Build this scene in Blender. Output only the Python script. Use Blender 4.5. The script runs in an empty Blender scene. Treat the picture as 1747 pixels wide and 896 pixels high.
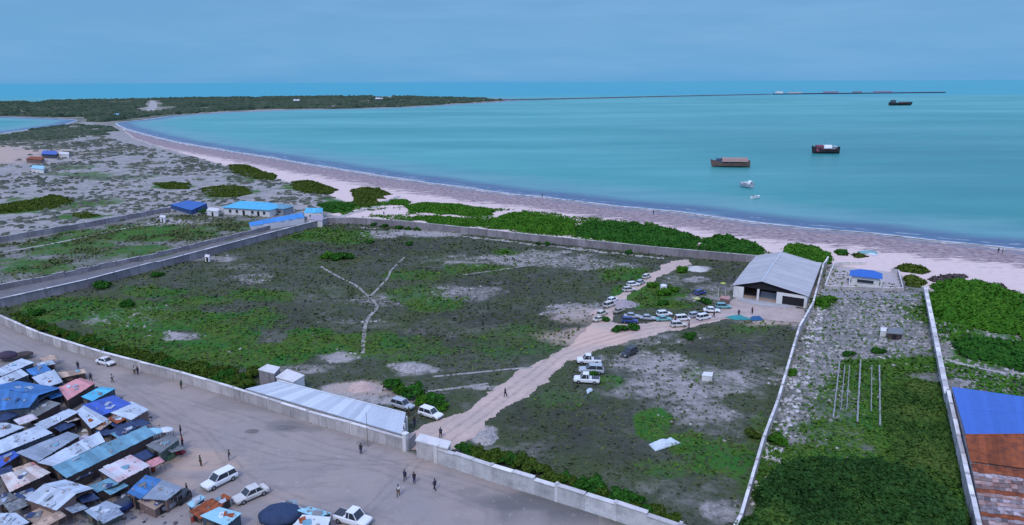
import bpy, math, random
import numpy as np
from mathutils import Vector, Matrix

R = math.radians
random.seed(7)
rng = np.random.default_rng(7)
scene = bpy.context.scene
COL = scene.collection

# ------------------------------------------------------------------ camera
CAM_H = 57.0
PITCH = R(14.46)
ROLL = R(-0.23)
FPX = 1200.0
W0, H0 = 1747.0, 896.0
fwd = Vector((0, math.cos(PITCH), -math.sin(PITCH)))
up0 = Vector((0, math.sin(PITCH), math.cos(PITCH)))
rt0 = Vector((1, 0, 0))
RT = rt0 * math.cos(ROLL) + up0 * math.sin(ROLL)
UP = up0 * math.cos(ROLL) - rt0 * math.sin(ROLL)
cam_d = bpy.data.cameras.new("camera")
cam = bpy.data.objects.new("camera", cam_d)
COL.objects.link(cam)
cam_d.sensor_fit = 'HORIZONTAL'
cam_d.sensor_width = 36.0
cam_d.lens = 36.0 * FPX / W0
cam_d.clip_start = 0.5
cam_d.clip_end = 200000.0
M = Matrix.Identity(4)
for i, c in enumerate((RT, UP, -fwd)):
    for j in range(3):
        M[j][i] = c[j]
M[2][3] = CAM_H
cam.matrix_world = M
scene.camera = cam

# ------------------------------------------------------------------ world, sun, exposure
SUN_EL, SUN_AZ = R(48), R(200)          # azimuth measured clockwise from +Y
world = bpy.data.worlds.new("World")
scene.world = world
world.use_nodes = True
wt = world.node_tree
wt.nodes.clear()
wo = wt.nodes.new('ShaderNodeOutputWorld')
sky = wt.nodes.new('ShaderNodeTexSky')
sky.sky_type = 'NISHITA'
sky.sun_disc = False
sky.sun_elevation = SUN_EL
sky.sun_rotation = SUN_AZ
sky.air_density = 1.2
sky.dust_density = 2.0
b1 = wt.nodes.new('ShaderNodeBackground')
b1.inputs[1].default_value = 0.06
wt.links.new(sky.outputs[0], b1.inputs[0])
# thin overcast layer: blue towards the horizon, brighter and greyer overhead, soft streaks
tc = wt.nodes.new('ShaderNodeTexCoord')
sx = wt.nodes.new('ShaderNodeSeparateXYZ')
wt.links.new(tc.outputs['Generated'], sx.inputs[0])
ramp = wt.nodes.new('ShaderNodeValToRGB')
e = ramp.color_ramp.elements
e[0].position = 0.0
e[0].color = (0.125, 0.390, 0.720, 1)
e[1].position = 1.0
e[1].color = (0.80, 1.00, 1.80, 1)
for p, c in ((0.02, (0.138, 0.402, 0.730, 1)), (0.10, (0.140, 0.370, 0.68, 1)), (0.30, (0.44, 0.66, 1.22, 1))):
    q = e.new(p)
    q.color = c
wt.links.new(sx.outputs[2], ramp.inputs[0])
mp = wt.nodes.new('ShaderNodeMapping')
mp.inputs['Scale'].default_value = (2.2, 2.2, 16.0)
wt.links.new(tc.outputs['Generated'], mp.inputs[0])
nz = wt.nodes.new('ShaderNodeTexNoise')
nz.inputs['Scale'].default_value = 2.3
nz.inputs['Detail'].default_value = 5.0
nz.inputs['Roughness'].default_value = 0.55
wt.links.new(mp.outputs[0], nz.inputs['Vector'])
cr = wt.nodes.new('ShaderNodeMapRange')
cr.inputs['From Min'].default_value = 0.40
cr.inputs['From Max'].default_value = 0.75
cr.inputs['To Min'].default_value = 0.0
cr.inputs['To Max'].default_value = 0.45
wt.links.new(nz.outputs['Fac'], cr.inputs[0])
mxc = wt.nodes.new('ShaderNodeMixRGB')
mxc.inputs[2].default_value = (0.23, 0.47, 0.80, 1)
wt.links.new(cr.outputs[0], mxc.inputs[0])
wt.links.new(ramp.outputs[0], mxc.inputs[1])
b2 = wt.nodes.new('ShaderNodeBackground')
b2.inputs[1].default_value = 1.0
wt.links.new(mxc.outputs[0], b2.inputs[0])
ms = wt.nodes.new('ShaderNodeMixShader')
ms.inputs[0].default_value = 0.86
wt.links.new(b1.outputs[0], ms.inputs[1])
wt.links.new(b2.outputs[0], ms.inputs[2])
wt.links.new(ms.outputs[0], wo.inputs[0])

sun_d = bpy.data.lights.new("sun", 'SUN')
sun_d.energy = 1.25
sun_d.angle = R(10)
sun_d.color = (1.0, 0.94, 0.88)
sun = bpy.data.objects.new("sun", sun_d)
COL.objects.link(sun)
sd = Vector((math.sin(SUN_AZ) * math.cos(SUN_EL), math.cos(SUN_AZ) * math.cos(SUN_EL), math.sin(SUN_EL)))
sun.rotation_euler = sd.to_track_quat('Z', 'Y').to_euler()

vs = scene.view_settings
vs.view_transform = 'Standard'
vs.look = 'None'
vs.exposure = 0.08
vs.gamma = 1.0
vs.use_curve_mapping = False
scene.cycles.max_bounces = 4
scene.cycles.volume_bounces = 0

# ------------------------------------------------------------------ geometry helpers
def ray(px, py):
    return fwd + RT * ((px - W0 / 2) / FPX) - UP * ((py - H0 / 2) / FPX)

def G(px, py, z=0.0):
    """point of the place that stands at height z where the survey photo shows it"""
    d = ray(px, py)
    t = (z - CAM_H) / d.z
    return Vector((d.x * t, d.y * t, z))

def G2(px, py, z=0.0):
    p = G(px, py, z)
    return (p.x, p.y)

def smooth01(t):
    t = np.clip(t, 0, 1)
    return t * t * (3 - 2 * t)

_tab = np.random.default_rng(3).random((256, 256))
def vnoise(x, y, s=1.0, o=0):
    x = np.asarray(x) / s + 17.3 * o
    y = np.asarray(y) / s - 9.1 * o
    xi = np.floor(x).astype(int)
    yi = np.floor(y).astype(int)
    fx = smooth01(x - xi)
    fy = smooth01(y - yi)
    a = _tab[xi & 255, yi & 255]; b = _tab[(xi + 1) & 255, yi & 255]
    c = _tab[xi & 255, (yi + 1) & 255]; d = _tab[(xi + 1) & 255, (yi + 1) & 255]
    return (a * (1 - fx) + b * fx) * (1 - fy) + (c * (1 - fx) + d * fx) * fy

def fbm(x, y, s=1.0, o=0, n=4):
    v = 0; a = 0.5; t = 0
    for k in range(n):
        v = v + a * vnoise(x, y, s / 2 ** k, o + k)
        t += a; a *= 0.5
    return v / t

def inside(poly, x, y):
    x = np.asarray(x); y = np.asarray(y)
    r = np.zeros(x.shape, bool)
    n = len(poly)
    for i in range(n):
        x1, y1 = poly[i]; x2, y2 = poly[(i + 1) % n]
        if y1 == y2:
            continue
        c = ((y1 > y) != (y2 > y)) & (x < (x2 - x1) * (y - y1) / (y2 - y1) + x1)
        r ^= c
    return r

def dist_line(pts, x, y, closed=False):
    x = np.asarray(x, float); y = np.asarray(y, float)
    best = np.full(x.shape, 1e9)
    n = len(pts)
    for i in range(n if closed else n - 1):
        x1, y1 = pts[i]; x2, y2 = pts[(i + 1) % n]
        dx, dy = x2 - x1, y2 - y1
        L = dx * dx + dy * dy + 1e-9
        t = np.clip(((x - x1) * dx + (y - y1) * dy) / L, 0, 1)
        best = np.minimum(best, np.hypot(x - x1 - t * dx, y - y1 - t * dy))
    return best

def sdist(poly, x, y):
    d = dist_line(poly, x, y, True)
    return np.where(inside(poly, x, y), d, -d)

def P(pxs, z=0.0):
    return [G2(a, b, z) for a, b in pxs]

def mesh_np(name, v, f, mat=None, parent=None, tone=None, attrs=None, smooth=False, uv=None):
    me = bpy.data.meshes.new(name)
    v = np.asarray(v, dtype=np.float32).reshape(-1, 3)
    if isinstance(f, np.ndarray):
        k = f.shape[1]
        me.vertices.add(len(v)); me.vertices.foreach_set('co', v.ravel())
        me.loops.add(f.size); me.loops.foreach_set('vertex_index', f.ravel().astype(np.int32))
        me.polygons.add(len(f))
        me.polygons.foreach_set('loop_start', (np.arange(len(f)) * k).astype(np.int32))
        me.polygons.foreach_set('loop_total', np.full(len(f), k, np.int32))
        me.update(calc_edges=True)
    else:
        me.from_pydata([tuple(map(float, p)) for p in v], [], f)
    if tone is not None:
        a = me.attributes.new('tone', 'FLOAT', 'FACE')
        a.data.foreach_set('value', np.asarray(tone, np.float32))
    if attrs:
        for k2, val in attrs.items():
            a = me.attributes.new(k2, 'FLOAT', 'POINT')
            a.data.foreach_set('value', np.asarray(val, np.float32))
    if uv is not None:
        u = me.uv_layers.new(name='UVMap')
        u.data.foreach_set('uv', np.asarray(uv, np.float32).ravel())
    if smooth:
        me.polygons.foreach_set('use_smooth', [True] * len(me.polygons))
    me.validate()
    if mat:
        me.materials.append(mat)
    o = bpy.data.objects.new(name, me)
    COL.objects.link(o)
    if parent:
        o.parent = parent
    return o

class MB:
    """collects boxes, quads and tubes into one mesh"""
    def __init__(s):
        s.v = []; s.f = []; s.t = []
    def add(s, vs_, fs_, tone=0.5):
        b = len(s.v)
        s.v += [tuple(p) for p in vs_]
        s.f += [tuple(i + b for i in q) for q in fs_]
        s.t += [tone] * len(fs_)
    def box(s, c, size, rz=0.0, tone=0.5, taper=1.0):
        hx, hy, hz = size[0] / 2, size[1] / 2, size[2] / 2
        cs, sn = math.cos(rz), math.sin(rz)
        vs_ = []
        for k, z in enumerate((-hz, hz)):
            t = taper if k else 1.0
            for x, y in ((-hx, -hy), (hx, -hy), (hx, hy), (-hx, hy)):
                x *= t; y *= t
                vs_.append((c[0] + x * cs - y * sn, c[1] + x * sn + y * cs, c[2] + z))
        s.add(vs_, [(0, 3, 2, 1), (4, 5, 6, 7), (0, 1, 5, 4), (1, 2, 6, 5), (2, 3, 7, 6), (3, 0, 4, 7)], tone)
    def prism(s, ring, z0, z1, tone=0.5):
        n = len(ring)
        area = sum(ring[i][0] * ring[(i + 1) % n][1] - ring[(i + 1) % n][0] * ring[i][1] for i in range(n))
        if area < 0:
            ring = ring[::-1]
            if isinstance(z1, (list, tuple)):
                z1 = list(z1)[::-1]
        zz = z1 if isinstance(z1, (list, tuple)) else [z1] * n
        vs_ = [(p[0], p[1], z0) for p in ring] + [(p[0], p[1], zz[i]) for i, p in enumerate(ring)]
        fs_ = [tuple(range(n))[::-1], tuple(range(n, 2 * n))] + [(i, (i + 1) % n, n + (i + 1) % n, n + i) for i in range(n)]
        s.add(vs_, fs_, tone)
    def tube(s, a, b, r0, r1=None, n=8, tone=0.5):
        r1 = r0 if r1 is None else r1
        a = Vector(a); b = Vector(b)
        d = (b - a).normalized()
        u = d.orthogonal().normalized(); w = d.cross(u)
        vs_ = []
        for c, r in ((a, r0), (b, r1)):
            for k in range(n):
                t = 2 * math.pi * k / n
                vs_.append(c + u * math.cos(t) * r + w * math.sin(t) * r)
        fs_ = [(k, (k + 1) % n, n + (k + 1) % n, n + k) for k in range(n)] + [tuple(range(n))[::-1], tuple(range(n, 2 * n))]
        s.add(vs_, fs_, tone)
    def loft(s, rings, cap=True, tone=0.5):
        n = len(rings[0]); b0 = []
        vs_ = [p for r in rings for p in r]
        fs_ = []
        for i in range(len(rings) - 1):
            for k in range(n):
                fs_.append((i * n + k, i * n + (k + 1) % n, (i + 1) * n + (k + 1) % n, (i + 1) * n + k))
        if cap:
            fs_ += [tuple(range(n))[::-1], tuple((len(rings) - 1) * n + k for k in range(n))]
        s.add(vs_, fs_, tone)
    def build(s, name, mat, parent=None, smooth=False):
        return mesh_np(name, s.v, s.f, mat, parent, tone=s.t, smooth=smooth)

def tag(o, label=None, cat=None, group=None, kind=None):
    if label: o['label'] = label
    if cat: o['category'] = cat
    if group: o['group'] = group
    if kind: o['kind'] = kind
    return o

def empty(name, loc, rz=0.0):
    o = bpy.data.objects.new(name, None)
    o.empty_display_size = 0.5
    o.location = loc
    o.rotation_euler = (0, 0, rz)
    COL.objects.link(o)
    return o

def copy_tree(o, parent=None):
    c = o.copy()
    COL.objects.link(c)
    c.parent = parent
    for ch in CHILD.get(o.name, []):
        cc = copy_tree(ch, c)
        CHILD.setdefault(c.name, []).append(cc)
    return c
CHILD = {}
def reg(o):
    """remember the children of a prototype"""
    for ch in [x for x in bpy.data.objects if x.parent == o]:
        CHILD.setdefault(o.name, []).append(ch)
        reg(ch)
    return o

# ------------------------------------------------------------------ material helpers
class NT:
    def __init__(s, name):
        s.m = bpy.data.materials.new(name)
        s.m.use_nodes = True
        s.t = s.m.node_tree
        s.b = s.t.nodes['Principled BSDF']
        s.out = s.t.nodes['Material Output']
    def n(s, kind, **kw):
        x = s.t.nodes.new(kind)
        for k, v in kw.items():
            if k in x.inputs:
                x.inputs[k].default_value = v
            else:
                setattr(x, k, v)
        return x
    def l(s, a, b):
        s.t.links.new(a, b)
    def noise(s, scale, detail=4.0, rough=0.55, vec=None, stretch=None, dist=0.0):
        x = s.n('ShaderNodeTexNoise', Scale=scale, Detail=detail, Roughness=rough, Distortion=dist)
        if vec is None:
            tc_ = s.n('ShaderNodeTexCoord')
            vec = tc_.outputs['Object']
        if stretch:
            mp_ = s.n('ShaderNodeMapping')
            mp_.inputs['Scale'].default_value = stretch
            s.l(vec, mp_.inputs[0]); vec = mp_.outputs[0]
        s.l(vec, x.inputs['Vector'])
        return x.outputs['Fac']
    def attr(s, name):
        return s.n('ShaderNodeAttribute', attribute_name=name).outputs['Fac']
    def rng(s, v, a, b, c=0.0, d=1.0, smooth=False):
        x = s.n('ShaderNodeMapRange')
        if smooth:
            x.interpolation_type = 'SMOOTHSTEP'
        x.inputs['From Min'].default_value = a; x.inputs['From Max'].default_value = b
        x.inputs['To Min'].default_value = c; x.inputs['To Max'].default_value = d
        s.l(v, x.inputs['Value'])
        return x.outputs[0]
    def math(s, op, a, b=0.0):
        x = s.n('ShaderNodeMath', operation=op)
        for i, q in enumerate((a, b)):
            if isinstance(q, (int, float)):
                x.inputs[i].default_value = q
            else:
                s.l(q, x.inputs[i])
        return x.outputs[0]
    def mix(s, f, a, b):
        x = s.n('ShaderNodeMixRGB')
        for i, q in enumerate((f, a, b)):
            if isinstance(q, (int, float)):
                x.inputs[i].default_value = q
            elif isinstance(q, tuple):
                x.inputs[i].default_value = q if len(q) == 4 else q + (1,)
            else:
                s.l(q, x.inputs[i])
        return x.outputs[0]
    def bump(s, h, strength=0.3, dist=0.1):
        x = s.n('ShaderNodeBump', Strength=strength, Distance=dist)
        s.l(h, x.inputs['Height'])
        s.l(x.outputs[0], s.b.inputs['Normal'])
    def done(s, col, rough=0.9, spec=0.2, metal=0.0):
        if isinstance(col, tuple):
            s.b.inputs['Base Color'].default_value = col if len(col) == 4 else col + (1,)
        else:
            s.l(col, s.b.inputs['Base Color'])
        s.b.inputs['Roughness'].default_value = rough
        s.b.inputs['Specular IOR Level'].default_value = spec
        s.b.inputs['Metallic'].default_value = metal
        return s.m

def dirty(name, col, col2, scale=0.6, rough=0.85, amt=0.6, tonevar=0.0, spec=0.2, metal=0.0, bump=0.0):
    """a base colour with weathering stains and optional per-sheet tone"""
    t = NT(name)
    n1 = t.noise(scale, 5, 0.6)
    c = t.mix(t.rng(n1, 0.42, 0.68, 0, amt), col, col2)
    n2 = t.noise(scale * 7, 3, 0.6)
    c = t.mix(t.rng(n2, 0.3, 0.7, 0.0, 0.25), c, tuple(0.55 * q for q in col2))
    if tonevar:
        a = t.attr('tone')
        hs = t.n('ShaderNodeHueSaturation')
        t.l(t.rng(a, 0, 1, 1 - tonevar, 1 + tonevar), hs.inputs['Value'])
        t.l(c, hs.inputs['Color'])
        c = hs.outputs[0]
    if bump:
        t.bump(n2, bump, 0.05)
    return t.done(c, rough, spec, metal)

def masonry(name, col, col2):
    t = NT(name)
    n1 = t.noise(0.35, 5, 0.6); n2 = t.noise(1.6, 5, 0.7, stretch=(1, 1, 0.16)); n3 = t.noise(5, 3, .6)
    c = t.mix(t.rng(n1, 0.40, 0.66, 0, .8), col, col2)
    c = t.mix(t.rng(n2, 0.52, 0.68, 0, .6), c, tuple(.48 * q for q in col2))
    c = t.mix(t.rng(n3, 0.5, 0.8, 0, .3), c, tuple(.6 * q for q in col2))
    hs = t.n('ShaderNodeHueSaturation'); t.l(t.rng(t.attr('tone'), 0, 1, .78, 1.2), hs.inputs['Value']); t.l(c, hs.inputs['Color'])
    t.bump(n3, .3, .05)
    return t.done(hs.outputs[0], .95, .1)

def plain(name, col, rough=0.6, spec=0.3, metal=0.0):
    t = NT(name)
    n = t.noise(3.0, 3)
    c = t.mix(t.rng(n, 0.35, 0.7, 0.0, 0.3), col, tuple(0.75 * q for q in col))
    return t.done(c, rough, spec, metal)

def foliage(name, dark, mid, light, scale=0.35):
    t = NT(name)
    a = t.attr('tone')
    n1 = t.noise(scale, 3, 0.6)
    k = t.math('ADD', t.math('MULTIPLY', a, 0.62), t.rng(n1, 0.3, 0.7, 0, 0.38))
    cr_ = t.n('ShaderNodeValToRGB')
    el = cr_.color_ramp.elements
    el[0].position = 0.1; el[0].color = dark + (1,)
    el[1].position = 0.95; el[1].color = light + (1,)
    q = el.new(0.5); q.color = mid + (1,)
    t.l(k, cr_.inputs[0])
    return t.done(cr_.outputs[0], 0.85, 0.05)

# ------------------------------------------------------------------ coast and regions (world polygons)
SEA_Z = -0.6
shore_px = [(3400, 800), (2600, 590), (2100, 478), (1747, 424), (1612, 411), (1491, 397), (1371, 387), (1320, 382), (1240, 372), (1157, 360),
            (1056, 351), (985, 342), (925, 335), (880, 331), (800, 320), (717, 309), (640, 297), (591, 289), (520, 278), (465, 268),
            (400, 258), (340, 248), (300, 241), (250, 229), (215, 219), (202, 213)]
bay_px = [(196, 209), (215, 206.5), (250, 203), (290, 197), (380, 191), (500, 186.5), (600, 185), (700, 182), (780, 177), (850, 173), (872, 170.5)]
far_px = [(850, 167.5), (700, 164.5), (620, 163.5), (450, 165), (300, 168), (200, 170), (100, 172), (0, 175), (-250, 180), (-600, 186)]
lagoon_px = [(-900, 197), (-300, 195), (0, 198.5), (90, 201.5), (135, 204), (110, 212), (50, 220), (0, 227), (-250, 245), (-700, 290)]
shore_w = P(shore_px, SEA_Z)
coast = P(shore_px + bay_px + far_px, SEA_Z) + [(-6000, 2200), (-6000, -3000), (6000, -3000), (6000, P([(3400, 800)], SEA_Z)[0][1])]
lagoon = P(lagoon_px, SEA_Z)

def land_d(x, y):
    """signed distance to the waterline, positive on land"""
    d = sdist(coast, x, y)
    dl = sdist(lagoon, x, y)
    return np.minimum(d, -dl)

def ground_z(d):
    return np.where(d > 30, 0.0, np.where(d > 0, SEA_Z + 0.6 * smooth01(d / 30), np.maximum(SEA_Z + d * 0.03, -3.0)))

W1 = [(-260, 470), (0, 552), (68, 583), (175, 617), (311, 653), (400, 680), (526, 721), (600, 742), (690, 769)]      # street wall, foot
W1b = [(746, 790), (840, 822), (950, 856), (1050, 888), (1160, 926), (1250, 958)]
A2 = [(-260, 585), (0, 527), (151, 492), (239, 468), (440, 413), (560, 381)]                # west wall foot
BW = [(560, 381), (603, 381), (700, 388), (880, 408), (1000, 421), (1124, 434), (1290, 449)]   # beach wall foot

street = P([(-700, 330 + 60), (-260, 470)] + W1[1:] + W1b + [(1600, 1040), (1600, 3000), (-2500, 3000), (-2600, 600)])
beach_edge_px = [(202, 213), (225, 234), (262, 247), (300, 258), (380, 281), (440, 297), (500, 312), (545, 325), (585, 344), (560, 366), (590, 370), (700, 379), (880, 399),
                 (1000, 412), (1124, 426), (1290, 440), (1400, 450), (1530, 470), (1580, 492), (1650, 530), (1747, 575), (2000, 620), (2700, 760), (3400, 1000)]
beach_poly = P(shore_px, 0) + P(beach_edge_px, 0)
compound = P(W1) + P(W1b) + P([(1262, 897), (1301, 760), (1325, 700), (1362, 570), (1385, 525), (1403, 455)]) + P(BW[::-1]) + P(A2[::-1])
east = P([(1262, 940), (1301, 760), (1325, 700), (1362, 570), (1385, 525), (1403, 455), (1575, 500), (1589, 575), (1611, 685), (1665, 930), (1500, 960)])
dune = P([(-900, 260), (-250, 245), (0, 227), (50, 220), (110, 212), (150, 206), (196, 209)] + beach_edge_px[1:10] + [(560, 362), (290, 362), (0, 412), (-700, 520)])
yard = P([(1248, 512), (1262, 505), (1376, 530), (1368, 553), (1340, 551), (1290, 547), (1235, 545), (1165, 556), (1165, 545), (1215, 536), (1240, 520)])
isthmus = P([(202, 213), (196, 209), (250, 203), (290, 197), (380, 191), (500, 186.5), (600, 185), (700, 182), (780, 177), (850, 173), (868, 170)] + far_px +
            [(-600, 197), (0, 197), (90, 200), (135, 203), (160, 210)])
west_field = P([(-260, 455), (0, 412), (290, 362), (560, 372), (440, 398), (239, 452), (0, 500), (-260, 560)])

GREEN = [  # px, py, rx, ry, strength  (lush growth)
    (560, 402, 60, 13, .9), (330, 548, 60, 18, 1), (395, 575, 45, 18, .9), (470, 606, 75, 17, 1.25), (540, 585, 50, 22, .8), (430, 545, 60, 15, .6),
    (120, 528, 100, 16, .9), (240, 530, 60, 20, .7), (70, 540, 50, 10, .9), (260, 500, 60, 10, .6), (210, 570, 60, 20, .8), (330, 600, 70, 18, .8), (330, 515, 60, 9, .6),
    (440, 505, 40, 10, .6), (700, 500, 50, 12, .45), (740, 520, 40, 12, .6), (700, 470, 50, 8, .5), (620, 590, 50, 20, .6),
    (820, 460, 50, 8, .5), (860, 430, 25, 6, .6), (900, 590, 90, 30, .35), (700, 600, 70, 20, .4), (1115, 725, 30, 24, 1.2), (1160, 760, 45, 22, .9), (1225, 790, 60, 30, .7),
    (1150, 800, 60, 20, .4), (1110, 500, 50, 14, 1.0), (1060, 470, 50, 12, .7), (1130, 520, 50, 8, .8), (1165, 463, 12, 6, .8), (1060, 500, 20, 12, .7),
    (1040, 650, 25, 12, .5), (950, 680, 60, 25, .3), (1290, 560, 50, 12, .4), (1300, 740, 30, 30, .4), (1190, 640, 40, 10, .3),
    (1565, 720, 85, 70, 1.0), (1600, 620, 70, 12, 1.0), (1540, 625, 90, 12, .9), (1590, 800, 70, 60, .9), (1430, 820, 150, 60, .8), (1500, 660, 90, 20, .6), (1405, 520, 20, 10, .9),
    (1450, 740, 70, 25, .5), (1340, 800, 60, 30, .7), (1430, 690, 60, 30, .35),
    (85, 348, 90, 10, .9), (20, 356, 50, 8, .9), (385, 328, 45, 9, .9), (295, 317, 35, 5, .8), (435, 293, 45, 10, .8), (535, 318, 45, 9, .9), (620, 335, 60, 12, 1), (135, 368, 40, 5, .7),
    (150, 298, 60, 6, .5), (120, 285, 40, 5, .5), (100, 225, 60, 6, .8), (40, 232, 60, 6, .7), (225, 300, 50, 4, .4), (190, 340, 30, 5, .4),
    (250, 398, 120, 14, .8), (130, 420, 90, 14, .6), (400, 385, 60, 9, .5), (60, 455, 80, 14, .6), (240, 425, 60, 12, .6),
    (1690, 560, 60, 20, .5), (1660, 560, 60, 8, .3), (1700, 600, 60, 20, .6), (850, 380, 200, 12, .3), (1100, 402, 120, 14, .4), (1250, 420, 60, 10, .4),
    (1640, 520, 70, 30, .8), (1700, 655, 60, 8, .4),
]
PALE = [
    (575, 608, 40, 11, 1.1), (700, 630, 45, 12, 1.0), (990, 530, 45, 15, .9), (630, 512, 60, 14, .55), (780, 500, 70, 13, .6), (900, 440, 150, 12, .75), (1000, 450, 80, 12, .6),
    (1100, 620, 80, 25, .8), (1205, 650, 150, 26, .8), (1180, 700, 80, 30, .65), (300, 575, 45, 8, 1.0), (205, 540, 60, 15, 1.2), (255, 528, 40, 8, .9), (420, 475, 40, 8, .6), (820, 662, 45, 6, .9),
    (600, 664, 60, 9, 1.2), (660, 676, 80, 9, 1.1), (828, 745, 26, 18, 1.2), (1190, 460, 22, 6, 1.3), (1190, 478, 30, 6, .9), (1150, 480, 20, 20, .4), (850, 775, 60, 18, .5), (900, 770, 60, 20, .4), (1120, 580, 90, 10, .5),
    (370, 440, 50, 8, .7), (400, 455, 60, 8, .4), (730, 398, 120, 7, 1.1), (560, 500, 60, 15, .3), (1280, 480, 60, 16, .3), (1215, 500, 40, 20, .6), (1240, 580, 80, 15, .3),
    (480, 575, 60, 10, .3), (610, 550, 70, 10, .35), (780, 560, 80, 12, .3), (1050, 455, 50, 6, .5), (1150, 510, 40, 8, .5), (520, 630, 60, 10, .6), (400, 598, 25, 6, .9),
    (1450, 535, 120, 45, .85), (1500, 590, 110, 20, .75), (1400, 620, 40, 60, .8), (1370, 720, 40, 70, .7), (1330, 800, 30, 40, .7), (1440, 670, 70, 40, .5), (1400, 780, 40, 20, .5), (1450, 600, 50, 12, 1.1),
    (1650, 572, 110, 12, .9), (1700, 650, 100, 14, .9), (1620, 600, 20, 50, .8), (1740, 600, 30, 25, .5), (1240, 735, 50, 20, .35), (1290, 640, 40, 60, .4), (1200, 850, 70, 25, .35), (1120, 830, 60, 15, .35), (1240, 870, 40, 20, .7),
    (320, 378, 50, 8, 1.2), (300, 384, 30, 4, 1), (440, 362, 60, 6, .8), (545, 372, 30, 8, .9), (20, 410, 60, 10, .5), (60, 480, 80, 6, .4), (490, 340, 60, 12, .9), (1450, 490, 80, 14, .9),
]
ORANGE = [(-40, 262, 130, 13, 1.3), (1000, 575, 60, 14, .9), (200, 800, 1, 1, 0), (335, 790, 60, 16, 1.0), (1320, 540, 60, 14, 1.0), (990, 540, 40, 12, .5), (300, 820, 40, 14, .6), (620, 662, 50, 10, .6)]
DARK = [(930, 720, 130, 45, .9), (1000, 770, 120, 30, .7), (820, 560, 160, 30, .7), (640, 420, 140, 14, .6), (860, 480, 90, 25, .5), (480, 540, 50, 18, .5), (1230, 470, 50, 22, .8), (1240, 585, 90, 20, .7), (1180, 500, 30, 20, .4), (620, 800, 1, 1, 0), (1000, 830, 60, 20, .5), (420, 560, 40, 20, .4)]

def blob(lst, x, y, warp=0.35):
    r = np.zeros(np.shape(x))
    n1 = (fbm(x, y, 16, 5, 4) - 0.5) * 2
    n2 = (fbm(x, y, 4.0, 11, 4) - 0.5) * 2
    for (cx, cy, rx, ry, s) in lst:
        if s == 0: continue
        c = G(cx, cy); a = G(cx + rx, cy); b = G(cx, cy - ry); b2 = G(cx, cy + ry)
        ax = abs(a.x - c.x); ay = (b.y - b2.y) / 2
        # the pixel column is slanted on the ground: shear x with y
        sl = (b.x - b2.x) / max(b.y - b2.y, 1e-6)
        dy_ = (y - c.y) / ay
        dx_ = (x - c.x - sl * (y - c.y)) / ax
        q = np.sqrt(dx_ ** 2 + dy_ ** 2) + n1 * warp * 1.9 + n2 * .5 - .12
        r = np.maximum(r, s * smooth01((1.35 - q) / 0.8))
    return r

def polar_grid(amax, na, rows):
    A = np.concatenate([np.linspace(-math.pi * 0.62, -amax, 14)[:-1], np.linspace(-amax, amax, na), np.linspace(amax, math.pi * 0.62, 14)[1:]])
    Rr = np.array(rows)
    aa, rr = np.meshgrid(A, Rr)
    x = rr * np.sin(aa); y = rr * np.cos(aa)
    nA, nR = len(A), len(Rr)
    i = np.arange(nR - 1)[:, None] * nA + np.arange(nA - 1)[None, :]
    f = np.stack([i, i + 1, i + 1 + nA, i + nA], -1).reshape(-1, 4)
    return x.ravel(), y.ravel(), f

angs = np.concatenate([np.linspace(50, 34, 10)[:-1], np.linspace(34, 1.4, 560), np.linspace(1.4, 0.15, 40)[1:]])
rows = [3.0, 20.0] + [CAM_H / math.tan(R(a)) for a in angs] + [40000.0, 80000.0]
gx, gy, gf = polar_grid(R(42), 760, rows)
gd = land_d(gx, gy)
gz = ground_z(gd)
in_c = inside(compound, gx, gy); in_e = inside(east, gx, gy)
at_green = blob(GREEN, gx, gy)
at_pale = blob(PALE, gx, gy)
at_orange = blob(ORANGE, gx, gy)
at_dark = blob(DARK, gx, gy)
at_dune = smooth01((sdist(dune, gx, gy) + 4) / 8)
at_pen = smooth01((sdist(isthmus, gx, gy) + 5) / 20)
at_field = smooth01((sdist(compound, gx, gy) + 1) / 2)
at_dirt = smooth01((sdist(street, gx, gy) + 1.0) / 2)
at_beach = smooth01((sdist(beach_poly, gx, gy) + 2 + 5 * (fbm(gx, gy, 9, 2) - .5)) / 4)

# ground material
t = NT("ground_scrub")
nA_ = t.noise(0.11, 6, 0.62)
nB_ = t.noise(0.55, 5, 0.65)
nC_ = t.noise(2.4, 3, 0.6)
speck = t.math('ADD', t.math('MULTIPLY', t.noise(0.55, 6, 0.75), .6), t.math('MULTIPLY', t.noise(0.13, 4, 0.6), .4))
grass_c = t.mix(t.rng(nB_, 0.35, 0.68), (0.040, 0.056, 0.034), (0.100, 0.104, 0.074))
grass_c = t.mix(t.rng(nC_, 0.45, 0.75, 0, 0.55), grass_c, (0.12, 0.115, 0.095))
grass_c = t.mix(t.math('MULTIPLY', t.attr('dark'), 0.65), grass_c, (0.040, 0.036, 0.033))
grass_c = t.mix(t.rng(t.noise(0.06, 5, 0.65), 0.46, 0.60, 0, 0.75), grass_c, t.mix(t.rng(nC_, .35, .65), (0.040, 0.062, 0.022), (0.080, 0.100, 0.040)))
grass_c = t.mix(t.rng(t.noise(0.16, 5, 0.7), 0.56, 0.68, 0, 0.6), grass_c, (0.165, 0.155, 0.145))
east_c = t.mix(t.rng(nB_, 0.4, 0.65), (0.07, 0.085, 0.07), (0.16, 0.155, 0.14))
base = t.mix(t.attr('field'), t.mix(t.rng(speck, .40, .60), (0.10, 0.11, 0.085), (0.26, 0.245, 0.225)), grass_c)
dune_c = t.mix(t.rng(speck, 0.38, 0.62), (0.18, 0.175, 0.16), (0.44, 0.405, 0.38))
base = t.mix(t.attr('dune'), base, dune_c)
pen_c = t.mix(t.rng(t.noise(0.01, 5, 0.6), 0.45, 0.62), (0.10, 0.12, 0.075), (0.36, 0.31, 0.27))
base = t.mix(t.attr('pen'), base, pen_c)
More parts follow.
